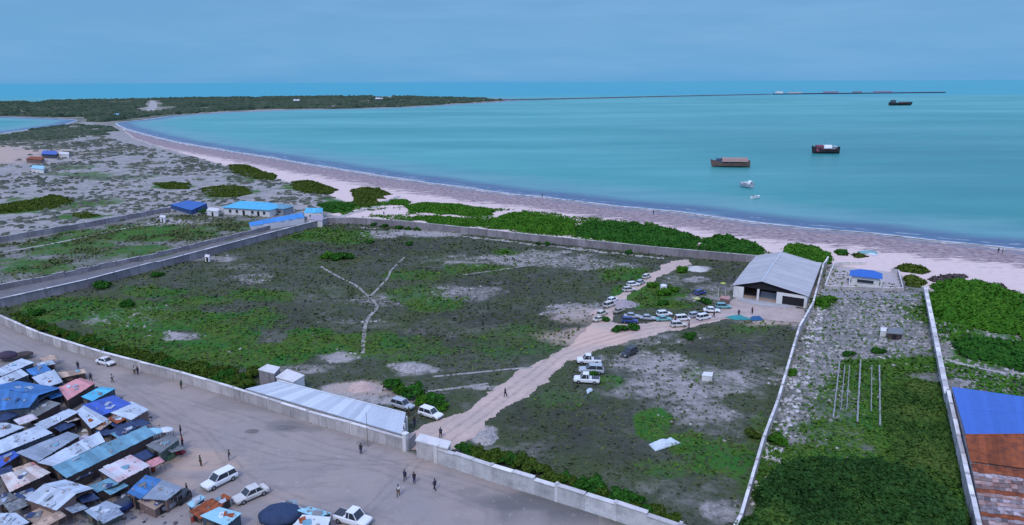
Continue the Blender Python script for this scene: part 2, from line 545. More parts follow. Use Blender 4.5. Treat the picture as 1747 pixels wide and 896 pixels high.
pm = t.math('MULTIPLY', t.attr('pale'), t.rng(speck, 0.36, 0.60, 0.15, 1.25))
pm = t.rng(pm, 0.1, 1.0, 0, 1, True)
pale_c = t.mix(t.rng(nC_, 0.3, 0.7), (0.46, 0.41, 0.38), (0.27, 0.245, 0.235))
pale_c = t.mix(t.math('MULTIPLY', t.attr('east'), t.rng(t.noise(0.8, 5, 0.75), .40, .58, .95, .15)), pale_c, (0.115, 0.12, 0.10))
base = t.mix(pm, base, pale_c)
gm = t.math('MULTIPLY', t.attr('green'), t.rng(nB_, 0.34, 0.54, 0.4, 1.3))
gm = t.rng(gm, 0.08, 0.75, 0, 1, True)
green_c = t.mix(t.rng(nC_, 0.35, 0.65), (0.034, 0.090, 0.014), (0.11, 0.155, 0.026))
green_c = t.mix(t.rng(nA_, 0.4, 0.6), green_c, (0.034, 0.130, 0.022))
base = t.mix(gm, base, green_c)
base = t.mix(t.math('MULTIPLY', t.attr('orange'), 0.9), base, t.mix(t.rng(nB_, .35, .65), (0.52, 0.37, 0.29), (0.42, 0.33, 0.28)))
dirt_c = t.mix(t.rng(nA_, 0.35, 0.65), (0.29, 0.245, 0.215), (0.35, 0.30, 0.265))
base = t.mix(t.attr('dirt'), base, dirt_c)
base = t.mix(t.attr('beach'), base, (0.56, 0.48, 0.43))
t.bump(nB_, 0.5, 0.4)
M_GROUND = t.done(base, 0.95, 0.1)

ground = mesh_np('ground', np.stack([gx, gy, gz], 1), gf, M_GROUND,
                 attrs=dict(east=smooth01((sdist(east, gx, gy) + 1) / 2), green=at_green, pale=at_pale, orange=at_orange, dark=at_dark, dune=at_dune, pen=at_pen, field=at_field, dirt=at_dirt, beach=at_beach), smooth=True)
tag(ground, kind='structure')

def sub_sheet(name, mask, dz, mat, attrs=None):
    """a surface lying on the ground sheet, made of the grid cells the mask selects"""
    keep = mask[gf].all(1)
    f = gf[keep]
    used = np.unique(f)
    idx = np.full(len(gx), -1); idx[used] = np.arange(len(used))
    o = mesh_np(name, np.stack([gx[used], gy[used], gz[used] + dz], 1), idx[f], mat,
                attrs={k: v[used] for k, v in (attrs or {}).items()}, smooth=True)
    return tag(o, kind='structure')

# beach: foam-wet edge, weed-strewn foreshore, dry white sand
t = NT("beach_sand")
sd_ = t.attr('shore')
tcn = t.n('ShaderNodeTexCoord')
nS = t.noise(0.05, 6, 0.7, stretch=(0.6, 3.0, 1))
nF = t.noise(0.5, 4, 0.65)
sdw = t.math('ADD', sd_, t.rng(nS, 0.3, 0.7, -6, 6))
dry = t.mix(t.rng(nF, 0.35, 0.65), (0.74, 0.565, 0.50), (0.63, 0.495, 0.45))
weed = t.mix(t.rng(nF, 0.35, 0.62), (0.17, 0.12, 0.13), (0.42, 0.325, 0.315))
wet = t.mix(t.rng(nF, 0.4, 0.62), (0.30, 0.28, 0.30), (0.17, 0.16, 0.18))
far_fac = t.rng(t.math('ADD', sdw, t.rng(t.noise(0.25, 5, 0.7, stretch=(.5, 1.6, 1)), .35, .65, -8, 8)), 31, 36)
c = t.mix(far_fac, weed, dry)
c = t.mix(t.rng(sdw, 7, 11), wet, c)
c = t.mix(t.math('MULTIPLY', t.rng(sd_, 2.6, 0.6), 0.9), c, (0.62, 0.62, 0.62))
t.bump(nF, 0.3, 0.2)
M_BEACH = t.done(c, 0.9, 0.15)
d_beach = sdist(beach_poly, gx, gy) + 4 * (fbm(gx, gy, 7, 2) - .5)
sub_sheet('beach', (d_beach > 0) & (gd > -14), 0.02, M_BEACH, dict(shore=gd))

# market street and its dirt square
t = NT("street_dirt")
n1 = t.noise(0.045, 5, 0.6); n2 = t.noise(0.35, 5, 0.65); n3 = t.noise(3.0, 3, 0.6)
c = t.mix(t.rng(n1, 0.38, 0.62), (0.345, 0.290, 0.262), (0.300, 0.262, 0.245))
c = t.mix(t.rng(n2, 0.50, 0.75, 0, 0.5), c, (0.21, 0.185, 0.17))
c = t.mix(t.rng(n3, 0.55, 0.75, 0, 0.3), c, (0.40, 0.36, 0.33))
c = t.mix(t.attr('orange'), c, (0.47, 0.34, 0.265))
c = t.mix(t.rng(t.noise(0.02, 5, 0.6), 0.50, 0.66, 0, 0.6), c, (0.38, 0.30, 0.26))
c = t.mix(t.attr('damp_dark'), c, (0.135, 0.13, 0.125))
c = t.mix(t.math('MULTIPLY', t.rng(t.noise(0.9, 3, 0.7), 0.60, 0.70), 0.35), c, (0.47, 0.43, 0.40))
c = t.mix(t.math('MULTIPLY', t.attr('rut'), t.rng(n2, 0.35, 0.6, 0.1, 0.5)), c, (0.20, 0.175, 0.16))
c = t.mix(t.rng(t.noise(0.12, 4, 0.7, stretch=(1, 3.0, 1)), 0.54, 0.66, 0, 0.45), c, (0.225, 0.20, 0.185))
t.bump(n2, 0.35, 0.2)
M_STREET = t.done(c, 0.95, 0.1)
DAMP_DARK = [(420, 690, 60, 12, .3), (490, 728, 30, 7, .5), (535, 733, 16, 5, .35), (890, 858, 110, 22, .85), (980, 890, 120, 22, .9), (800, 840, 40, 12, .4), (240, 650, 40, 10, .3), (625, 758, 16, 6, .7), (120, 640, 40, 14, .35),
        (100, 720, 120, 60, .7), (80, 820, 130, 70, .8), (200, 790, 90, 60, .6), (60, 640, 70, 20, .7), (250, 860, 70, 20, .5)]  # this row darkens the ground under and between the market stalls
at_damp_dark = blob(DAMP_DARK, gx, gy)
ruts = 0
for off_, pl in ((1.6, [(-100, 520), (60, 600), (250, 668), (420, 715), (560, 765), (760, 815), (1000, 890), (1200, 950)]), (1.7, [(-50, 560), (100, 625), (300, 720), (480, 775), (650, 800), (900, 895)]),
                 (1.5, [(420, 800), (560, 790), (680, 790), (735, 785)]), (1.5, [(600, 900), (660, 840), (700, 800), (722, 780)]), (1.6, [(220, 660), (350, 740), (420, 820), (520, 860), (700, 900)])):
    q = dist_line(P(pl), gx, gy) + .5 * (vnoise(gx, gy, 6, 4) - .5)
    ruts = ruts + np.exp(-((q - .75) / .22) ** 2) + .4 * np.exp(-(q / 2.5) ** 2) * 0
ruts = np.clip(ruts, 0, 1.2)
sub_sheet('street', sdist(street, gx, gy) + 0.0 > 0, 0.02, M_STREET, dict(orange=blob([(335, 790, 60, 18, .9), (300, 825, 45, 16, .5), (480, 850, 40, 10, .25), (720, 790, 30, 20, .3)], gx, gy), damp_dark=at_damp_dark, rut=ruts))

# dirt road through the compound with its fork
road = P([(702, 742), (722, 728), (745, 722), (790, 703), (850, 660), (890, 630), (930, 612), (970, 590), (1000, 562), (1020, 540), (1043, 512), (1073, 490), (1108, 468), (1145, 445), (1175, 441),
          (1178, 452), (1128, 474), (1095, 494), (1070, 512), (1052, 530), (1046, 546), (1060, 553), (1110, 549), (1165, 541), (1215, 535), (1262, 522), (1330, 548), (1240, 547), (1200, 553), (1165, 566), (1110, 573), (1070, 586), (1020, 602),
          (975, 616), (945, 638), (918, 662), (875, 688), (832, 728), (790, 762), (750, 784), (700, 768)])
d_road = sdist(road, gx, gy) + 3.6 * (fbm(gx, gy, 4.2, 4) - .5)
t = NT("road_dirt")
n1 = t.noise(0.12, 5, 0.6); n2 = t.noise(0.8, 5, 0.65)
c = t.mix(t.rng(n1, 0.38, 0.62), (0.60, 0.445, 0.365), (0.50, 0.385, 0.325))
c = t.mix(t.rng(n2, 0.45, 0.75, 0, 0.55), c, (0.36, 0.30, 0.265))
c = t.mix(t.math('MULTIPLY', t.attr('orange'), .8), c, (0.66, 0.45, 0.34))
c = t.mix(t.math('MULTIPLY', t.attr('track'), t.rng(n2, 0.35, 0.6, 0.15, 0.55)), c, (0.26, 0.21, 0.185))
t.bump(n2, 0.4, 0.2)
M_ROAD = t.done(c, 0.95, 0.1)
cl = P([(740, 770), (772, 742), (812, 715), (860, 678), (905, 645), (955, 605), (1010, 585), (1100, 560), (1165, 553), (1240, 540)])
dl = dist_line(cl, gx, gy)
track = np.exp(-((dl - 1.0) / 0.35) ** 2) + np.exp(-((dl - 3.1) / 0.3) ** 2) * .6
sub_sheet('dirt_road', d_road > 0, 0.05, M_ROAD, dict(orange=at_orange, track=track))
M_YARD = dirty("yard_concrete", (0.52, 0.41, 0.36), (0.38, 0.30, 0.265), 0.25, 0.9, 0.8)
sub_sheet('yard', sdist(yard, gx, gy) + 0.6 * (fbm(gx, gy, 2, 4) - .5) > 0, 0.09, M_YARD)
M_PAD = dirty("apron_concrete", (0.50, 0.50, 0.50), (0.38, 0.36, 0.35), 0.3, 0.9, 0.7)
sub_sheet('apron', sdist(P([(1262, 504), (1335, 514), (1372, 526), (1330, 527), (1285, 521), (1255, 513)]), gx, gy) > 0, 0.13, M_PAD)
M_PAVE = dirty("paving_pale", (0.50, 0.42, 0.40), (0.38, 0.35, 0.34), 0.4, 0.9, 0.7)
sub_sheet('pavement', sdist(P([(1408, 462), (1420, 455), (1530, 466), (1542, 498), (1405, 494)]), gx, gy) > 0, 0.06, M_PAVE)
M_LANE = dirty("lane_gravel", (0.19, 0.18, 0.18), (0.13, 0.125, 0.13), 0.2, 0.95, 0.8)
lane = P([(-260, 575), (0, 516), (151, 484), (239, 460), (440, 406), (560, 376), (560, 370), (440, 397), (239, 447), (0, 496), (-260, 555)])
sub_sheet('lane', sdist(lane, gx, gy) > 0, 0.04, M_LANE)
M_LANE2 = dirty("paving_grey", (0.30, 0.28, 0.28), (0.22, 0.21, 0.215), 0.4, 0.95, 0.8)
sub_sheet('path', sdist(P([(1398, 498), (1405, 495), (1545, 499), (1577, 503), (1580, 516), (1500, 512), (1396, 510)]), gx, gy) > 0, 0.09, M_LANE2)

# foot paths and tracks
M_PATH = dirty("path_sand", (0.44, 0.41, 0.38), (0.30, 0.28, 0.25), 0.5, 0.95, 0.9)
def foot(pts, w, wob=0.8):
    pw = P(pts)
    return dist_line(pw, gx, gy) + wob * (fbm(gx, gy, 2.5, 9) - .5) < w
pm_ = foot([(250, 384), (300, 380), (335, 374)], 1.6, 1.0) | foot([(268, 376), (320, 376), (368, 380)], 2.2, 2.2) | \
      foot([(1605, 612), (1650, 625), (1720, 640), (1780, 652)], 0.9, 0.8) | foot([(1510, 624), (1560, 628), (1600, 625)], 0.4, 0.8) | foot([(590, 366), (640, 352), (680, 335)], 2.6, 2.0) | \
      foot([(600, 386), (700, 394), (800, 404), (880, 413), (1000, 426), (1124, 440)], 1.5, 4.0) | foot([(60, 268), (130, 268), (190, 262), (250, 258)], 1.6, 2) | foot([(260, 170.5), (262, 180), (255, 189)], 12.0, 8.0)
sub_sheet('footpath', pm_, 0.07, M_PATH)

M_WORN = dirty("path_worn", (0.40, 0.37, 0.345), (0.20, 0.19, 0.165), 0.6, 0.95, 0.9)
def ribbon(name, pts, w, mat, seed):
    ps = [Vector((*q, 0)) for q in P(pts)]
    c = []
    for i in range(len(ps) - 1):
        p0 = ps[max(i - 1, 0)]; p1 = ps[i]; p2 = ps[i + 1]; p3 = ps[min(i + 2, len(ps) - 1)]
        n = max(2, int((p2 - p1).length / .6))
        for k in range(n):
            u = k / n
            c.append(.5 * ((2 * p1) + (p2 - p0) * u + (2 * p0 - 5 * p1 + 4 * p2 - p3) * u * u + (3 * p1 - p0 - 3 * p2 + p3) * u ** 3))
    V = []; F = []
    for i in range(len(c)):
        d = (c[min(i + 1, len(c) - 1)] - c[max(i - 1, 0)]).normalized(); nn = Vector((-d.y, d.x, 0))
        a_, b_ = [w * (.65 + .6 * float(fbm(c[i].x + 40 * k + seed, c[i].y, 5.0, 7, 3))) for k in (0, 1)]
        V += [c[i] + nn * a_ + Vector((0, 0, .06)), c[i] - nn * b_ + Vector((0, 0, .06))]
        if i: F.append((2 * i - 2, 2 * i - 1, 2 * i + 1, 2 * i))
    return tag(mesh_np(name, V, F, mat), kind='structure')
ribbon('footpath', [(619, 604), (621, 575), (626, 548), (643, 524), (629, 507), (605, 487), (575, 472), (546, 455)], .46, M_WORN, 1)
ribbon('footpath', [(-60, 436), (25, 426), (100, 413), (180, 396), (268, 378)], .85, M_PATH, 8)
ribbon('footpath', [(630, 509), (645, 493), (662, 475), (668, 462), (690, 438)], .33, M_WORN, 2)
ribbon('footpath', [(738, 644), (800, 638), (860, 632), (912, 628)], .38, M_WORN, 3)
ribbon('footpath', [(730, 669), (790, 662), (836, 655)], .38, M_WORN, 4)
ribbon('footpath', [(790, 470), (850, 462), (930, 450)], .5, M_WORN, 5)

# ------------------------------------------------------------------ sea
srows = [CAM_H / math.tan(R(a)) for a in np.concatenate([np.linspace(14, 1.2, 330), np.linspace(1.2, 0.12, 70)[1:]])] + [40000.0, 90000.0, 190000.0]
wx, wy, wf = polar_grid(R(42), 420, [120.0] + srows)
wd = -land_d(wx, wy)
keep = (wd[wf] > -12).any(1)
wf = wf[keep]; used = np.unique(wf); idx = np.full(len(wx), -1); idx[used] = np.arange(len(used))
openm = smooth01((wy - 2300) / 1200) * (1 - smooth01((wx + 200) / 3200) * .25)
t = NT("sea_water")  # milky lagoon water
dd = t.attr('off')
nL = t.noise(0.004, 5, 0.6, stretch=(0.5, 1.6, 1))
nM = t.noise(0.03, 5, 0.65, stretch=(0.45, 1.5, 1))
nW = t.noise(0.35, 4, 0.6, stretch=(0.7, 1.4, 1))
deep = t.mix(t.rng(nL, 0.38, 0.62), (0.026, 0.275, 0.240), (0.100, 0.390, 0.350))
deep = t.mix(t.rng(nM, 0.40, 0.70, 0, 0.30), deep, (0.035, 0.185, 0.235))
deep = t.mix(t.math('MULTIPLY', t.attr('right'), 0.55), deep, (0.022, 0.165, 0.170))
nG = t.noise(0.011, 4, 0.6, stretch=(0.6, 1.5, 1))
deep = t.mix(t.rng(nG, 0.52, 0.66, 0, 0.5), deep, (0.040, 0.300, 0.255))
deep = t.mix(t.attr('open'), deep, (0.000, 0.300, 0.360))
mid = t.mix(t.rng(nM, 0.4, 0.65), (0.130, 0.320, 0.310), (0.100, 0.260, 0.285))
c = t.mix(t.rng(t.math('ADD', dd, t.rng(nM, .3, .7, -12, 12)), 25, 80, 0, 1, True), mid, deep)
dw = t.math('ADD', dd, t.rng(nM, .35, .65, -4, 4))
c = t.mix(t.rng(dw, 26, 13, 0, 0.9), c, (0.075, 0.115, 0.20))
c = t.mix(t.math('MULTIPLY', t.rng(dw, 3.5, 1.0), 0.55), c, (0.33, 0.33, 0.36))
c = t.mix(t.math('MULTIPLY', t.rng(dd, 1.6, 0.2), t.rng(nW, .35, .5)), c, (0.66, 0.67, 0.70))
nR = t.noise(0.10, 5, 0.7, stretch=(0.8, 1.3, 1))
t.bump(t.math('ADD', nW, nR), 0.45, 0.9)
fl_ = t.math('MULTIPLY', t.rng(t.math('ABSOLUTE', t.math('ADD', dw, -7.5)), 1.1, 0.2), t.rng(nR, 0.50, 0.58))
c = t.mix(t.math('MULTIPLY', fl_, .6), c, (0.55, 0.56, 0.60))
c = t.mix(t.math('MULTIPLY', t.rng(t.noise(0.02, 6, 0.75, stretch=(0.25, 2.2, 1)), 0.55, 0.68), 0.35), c, (0.10, 0.36, 0.37))
M_SEA = t.done(c, 0.32, 0.16)
t.b.inputs['IOR'].default_value = 1.33
sea = mesh_np('sea', np.stack([wx[used], wy[used], np.full(len(used), SEA_Z)], 1), idx[wf], M_SEA, attrs=dict(off=wd[used], open=openm[used], right=(smooth01((wx + 60) / 420) * (1 - smooth01((wy - 500) / 900)))[used]), smooth=True)
tag(sea, kind='structure')

# ------------------------------------------------------------------ materials for objects
M_LEAF = foliage("leaf_green", (0.020, 0.062, 0.008), (0.048, 0.150, 0.012), (0.10, 0.22, 0.022))
M_LEAF_D = foliage("leaf_dark", (0.013, 0.045, 0.008), (0.028, 0.110, 0.014), (0.060, 0.165, 0.020))
M_LEAF_R = foliage("leaf_deep", (0.012, 0.032, 0.010), (0.030, 0.084, 0.018), (0.090, 0.150, 0.026), .10)
M_LEAF_W = foliage("leaf_weed", (0.030, 0.072, 0.012), (0.068, 0.150, 0.020), (0.15, 0.215, 0.045), .12)
M_LEAF_M = foliage("leaf_mixed", (0.016, 0.040, 0.010), (0.042, 0.095, 0.018), (0.12, 0.165, 0.035), .10)
M_LEAF_O = foliage("leaf_olive", (0.024, 0.040, 0.008), (0.062, 0.098, 0.014), (0.13, 0.16, 0.028))
M_LEAF_H = foliage("leaf_hedge", (0.018, 0.040, 0.008), (0.060, 0.105, 0.014), (0.13, 0.17, 0.030))
M_LEAF_B = foliage("leaf_dry", (0.035, 0.028, 0.026), (0.085, 0.065, 0.060), (0.17, 0.14, 0.13))
M_FAR = foliage("leaf_far", (0.028, 0.050, 0.034), (0.055, 0.085, 0.050), (0.13, 0.125, 0.095), 0.006)
M_GRASS = foliage("grass_blades", (0.050, 0.062, 0.030), (0.095, 0.115, 0.045), (0.19, 0.20, 0.10), 0.05)
M_TRUNK = plain("bark", (0.13, 0.10, 0.08), 0.9)
M_WALL = masonry("wall_block", (0.52, 0.48, 0.46), (0.36, 0.33, 0.32))
M_WALLG = masonry("wall_grey_block", (0.30, 0.27, 0.28), (0.22, 0.20, 0.21))
M_COPE = dirty("coping_pale", (0.74, 0.70, 0.67), (0.52, 0.49, 0.47), 0.5, 0.9, 0.75, 0.25)
M_COPEG = dirty("coping_grey", (0.66, 0.63, 0.62), (0.45, 0.43, 0.43), 0.5, 0.9, 0.8, 0.25)
M_WHITE = dirty("white_render", (0.78, 0.77, 0.75), (0.55, 0.52, 0.49), 0.5, 0.8, 0.6)
M_DARK = plain("dark_void", (0.018, 0.017, 0.020), 0.8)
M_GLASS = plain("window_glass", (0.035, 0.045, 0.055), 0.12, 0.5)
M_TYRE = plain("tyre_rubber", (0.02, 0.02, 0.02), 0.8)
M_METAL = plain("grey_metal", (0.32, 0.33, 0.34), 0.45, 0.5, 0.4)
M_WOOD = dirty("old_wood", (0.20, 0.145, 0.10), (0.10, 0.075, 0.06), 1.5, 0.9, 0.7)
M_RUBBLE = dirty("rubble", (0.42, 0.385, 0.365), (0.25, 0.23, 0.22), 1.0, 0.95, 0.8, 0.35)
def paint(n, c, r=0.3):
    return plain("paint_" + n, c, r, 0.5)
P_WHITE = paint("white", (0.80, 0.81, 0.82)); P_SILVER = paint("silver", (0.42, 0.45, 0.48)); P_BLACK = paint("black", (0.03, 0.032, 0.036))
P_BLUE = paint("blue", (0.03, 0.06, 0.22)); P_TEAL = paint("teal", (0.18, 0.42, 0.42)); P_CREAM = paint("cream", (0.62, 0.58, 0.48)); P_LAMP = paint("lamp", (0.7, 0.68, 0.6))
P_DUST = dirty('paint_dusty_white', (0.68, 0.66, 0.62), (0.48, 0.44, 0.40), 1.2, .45, .6)
P_BEIGE = dirty('paint_beige', (0.42, 0.38, 0.32), (0.30, 0.27, 0.23), 1.2, .45, .6)
P_RED = paint("red", (0.35, 0.05, 0.04)); P_GREY = paint("grey", (0.20, 0.21, 0.23))

# ------------------------------------------------------------------ foliage geometry
def leaf_quads(c, nrm, size, tone):
    """one bent leaf spray (quad) per centre"""
    n = len(c)
    a = rng.normal(size=(n, 3)); a -= (a * nrm).sum(1)[:, None] * nrm
    a /= np.linalg.norm(a, axis=1)[:, None] + 1e-9
    b = np.cross(nrm, a)
    s = size[:, None]
    asp = rng.uniform(0.45, 0.9, (n, 1))
    v = np.stack([c - a * s, c - b * s * asp, c + a * s, c + b * s * asp], 1).reshape(-1, 3)
    f = np.arange(4 * n).reshape(n, 4)
    return v, f, tone

def lumps_np(c, rx, rz, tone, nu=9, nv=5, jit=0.28):
    """many low noisy domes at once: centres (n,3), radii"""
    n = len(c)
    vs_ = []; 
    u = np.linspace(0, 2 * np.pi, nu, endpoint=False)
    vv = np.linspace(0, np.pi / 2, nv)
    pts = [[math.cos(b) * math.cos(a), math.cos(b) * math.sin(a), math.sin(b)] for b in vv[:-1] for a in u] + [[0, 0, 1]]
    pts = np.array(pts)
    m = len(pts)
    jr = 1 + rng.uniform(-jit, jit, (n, m, 1))
    v = c[:, None, :] + pts[None] * jr * np.stack([rx, rx * rng.uniform(.7, 1.2, n), rz], 1)[:, None, :]
    fs_ = []
    for i in range(nv - 2):
        for k in range(nu):
            fs_.append((i * nu + k, i * nu + (k + 1) % nu, (i + 1) * nu + (k + 1) % nu, (i + 1) * nu + k))
    i = nv - 2
    for k in range(nu):
        fs_.append((i * nu + k, i * nu + (k + 1) % nu, m - 1, m - 1))
    f = np.array(fs_)
    quads = (f[None] + (np.arange(n) * m)[:, None, None]).reshape(-1, 4)
    tn = np.repeat(tone, len(f)) + rng.uniform(-.12, .12, n * len(f))
    return v.reshape(-1, 3), quads, tn

def merge(parts):
    V = []; F = []; T = []; o = 0
    for v, f, tn in parts:
        V.append(v); F.append(f + o); T.append(tn); o += len(v)
    return np.concatenate(V), np.concatenate(F), np.concatenate(T)

def fol_mesh(name, parts, mat, parent=None):
    v, f, tn = merge(parts)
    # quads with a repeated corner become triangles through from_pydata-free route: offset last corner slightly
    dup_ = f[:, 2] == f[:, 3]
    if dup_.any():
        extra = v[f[dup_, 3]] + np.array([0.01, 0.01, 0.0])
        f = f.copy()
        f[dup_, 3] = np.arange(len(v), len(v) + dup_.sum())
        v = np.concatenate([v, extra])
    return mesh_np(name, v, f, mat, parent, tone=np.clip(tn, 0, 1))

def canopy_parts(poly, h, leaf, dens, tone=0.5, edge=1.2, zbase=0.0, lump=1.6):
    """bushy canopy over a world polygon: noisy skin plus loose leaf sprays above it"""
    xs = [p[0] for p in poly]; ys = [p[1] for p in poly]
    x0, x1, y0, y1 = min(xs) - 1, max(xs) + 1, min(ys) - 1, max(ys) + 1
    area = (x1 - x0) * (y1 - y0)
    st = max(leaf * 1.3, math.sqrt(area / 26000))
    X, Y = np.meshgrid(np.arange(x0, x1, st), np.arange(y0, y1, st))
    def hh(X, Y):
        d = sdist(poly, X, Y) + (fbm(X, Y, 2.6 * lump, 4, 5) - 0.46) * 6.0 * min(1.0, h / 1.2)
        z = h * smooth01(d / edge) * (0.55 + 0.75 * np.abs(fbm(X, Y, lump * 1.6, 6, 3) * 2 - 0.9)) 
        z = z * (0.8 + 0.4 * vnoise(X, Y, lump * 0.5, 3))
        return d, z
    D, Z = hh(X, Y)
    ny, nx = X.shape
    i = (np.arange(ny - 1)[:, None] * nx + np.arange(nx - 1)[None]).ravel()
    f = np.stack([i, i + 1, i + 1 + nx, i + nx], 1)
    k = (D.ravel()[f] > -0.15).all(1)
    f = f[k]; used = np.unique(f); idx = np.full(nx * ny, -1); idx[used] = np.arange(len(used))
    V = np.stack([X.ravel() + rng.uniform(-st * .3, st * .3, nx * ny), Y.ravel() + rng.uniform(-st * .3, st * .3, nx * ny), Z.ravel() + zbase - 0.05 + rng.uniform(-.08, .08, nx * ny) * h], 1)[used]
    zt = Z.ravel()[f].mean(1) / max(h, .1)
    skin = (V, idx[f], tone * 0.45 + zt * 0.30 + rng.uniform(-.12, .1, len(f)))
    n = int(area * dens)
    n = min(n, 60000)
    px_ = rng.uniform(x0, x1, n); py_ = rng.uniform(y0, y1, n)
    d, z = hh(px_, py_)
    ok = d > -0.05
    px_, py_, z, d = px_[ok], py_[ok], z[ok], d[ok]
    c = np.stack([px_, py_, zbase + z * rng.uniform(0.75, 1.12, len(z)) + leaf * .3], 1)
    nr = rng.normal(size=(len(c), 3)); nr[:, 2] = np.abs(nr[:, 2]) + 0.6
    nr /= np.linalg.norm(nr, axis=1)[:, None]
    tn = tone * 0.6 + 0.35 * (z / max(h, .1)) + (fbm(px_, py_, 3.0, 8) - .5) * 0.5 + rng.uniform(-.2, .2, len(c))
    return [skin, leaf_quads(c, nr, leaf * rng.uniform(.6, 1.3, len(c)), tn)]

def thicket(name, pxs, h, mat, label, cat, leaf=0.5, dens=6, group=None, tone=0.5, lump=1.6):
    poly = P(pxs)
    return tag(fol_mesh(name, canopy_parts(poly, h, leaf, dens, tone, lump=lump), mat), label, cat, group)

def crown_parts(r, h, z0, leaf, n, tone=0.5):
    """free-standing bush crown round the origin built of clumps and leaf sprays"""
    parts = []
    m = max(5, int(n / 60))
    cc = []
    for _ in range(m):
        a = rng.uniform(0, 6.28); q = r * math.sqrt(rng.random()) * 0.75
        cc.append((q * math.cos(a), q * math.sin(a), z0 + h * rng.uniform(0.1, 0.62) * (1 - 0.35 * q / r)))
    cc = np.array(cc)
    rr = rng.uniform(.28, .48, m) * r
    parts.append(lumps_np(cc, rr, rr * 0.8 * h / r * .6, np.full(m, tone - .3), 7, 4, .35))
    k = rng.integers(0, m, n)
    dr = rng.normal(size=(n, 3)); dr /= np.linalg.norm(dr, axis=1)[:, None]
    dr[:, 2] = np.abs(dr[:, 2]) * 0.9 - 0.15
    p = cc[k] + dr * (rr[k] * rng.uniform(.75, 1.35, n))[:, None]
    p[:, 2] = np.maximum(p[:, 2], 0.05)
    nr = dr + rng.normal(size=(n, 3)) * .6
    nr /= np.linalg.norm(nr, axis=1)[:, None]
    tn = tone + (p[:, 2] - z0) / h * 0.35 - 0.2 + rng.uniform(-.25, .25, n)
    parts.append(leaf_quads(p, nr, leaf * rng.uniform(.6, 1.3, n), tn))
    return parts

def bush_proto(mat, r=1.6, h=2.2, z0=0.35, leaf=0.26, n=520, name='bush'):
    root = empty(name, (0, 0, 0))
    fol_mesh('crown', crown_parts(r, h, z0, leaf, n), mat, root)
    b = MB()
    for k in range(3):
        a = 2.1 * k + .4
        b.tube((0.1 * math.cos(a), 0.1 * math.sin(a), -0.1), (0.6 * r * math.cos(a) * .6, .6 * r * math.sin(a) * .6, z0 + h * .45), 0.09, 0.03, 6)
    b.build('trunk', M_TRUNK, root)
    return reg(root)

USED = set()
def place(proto, loc, rz=0.0, scale=(1, 1, 1), label=None, cat=None, group=None):
    if proto.name not in USED:
        o = proto; USED.add(proto.name)
    else:
        o = copy_tree(proto)
    o.location = loc; o.rotation_euler = (0, 0, rz); o.scale = scale
    for k in ('label', 'category', 'group'):
        if k in o: del o[k]
    return tag(o, label, cat, group)

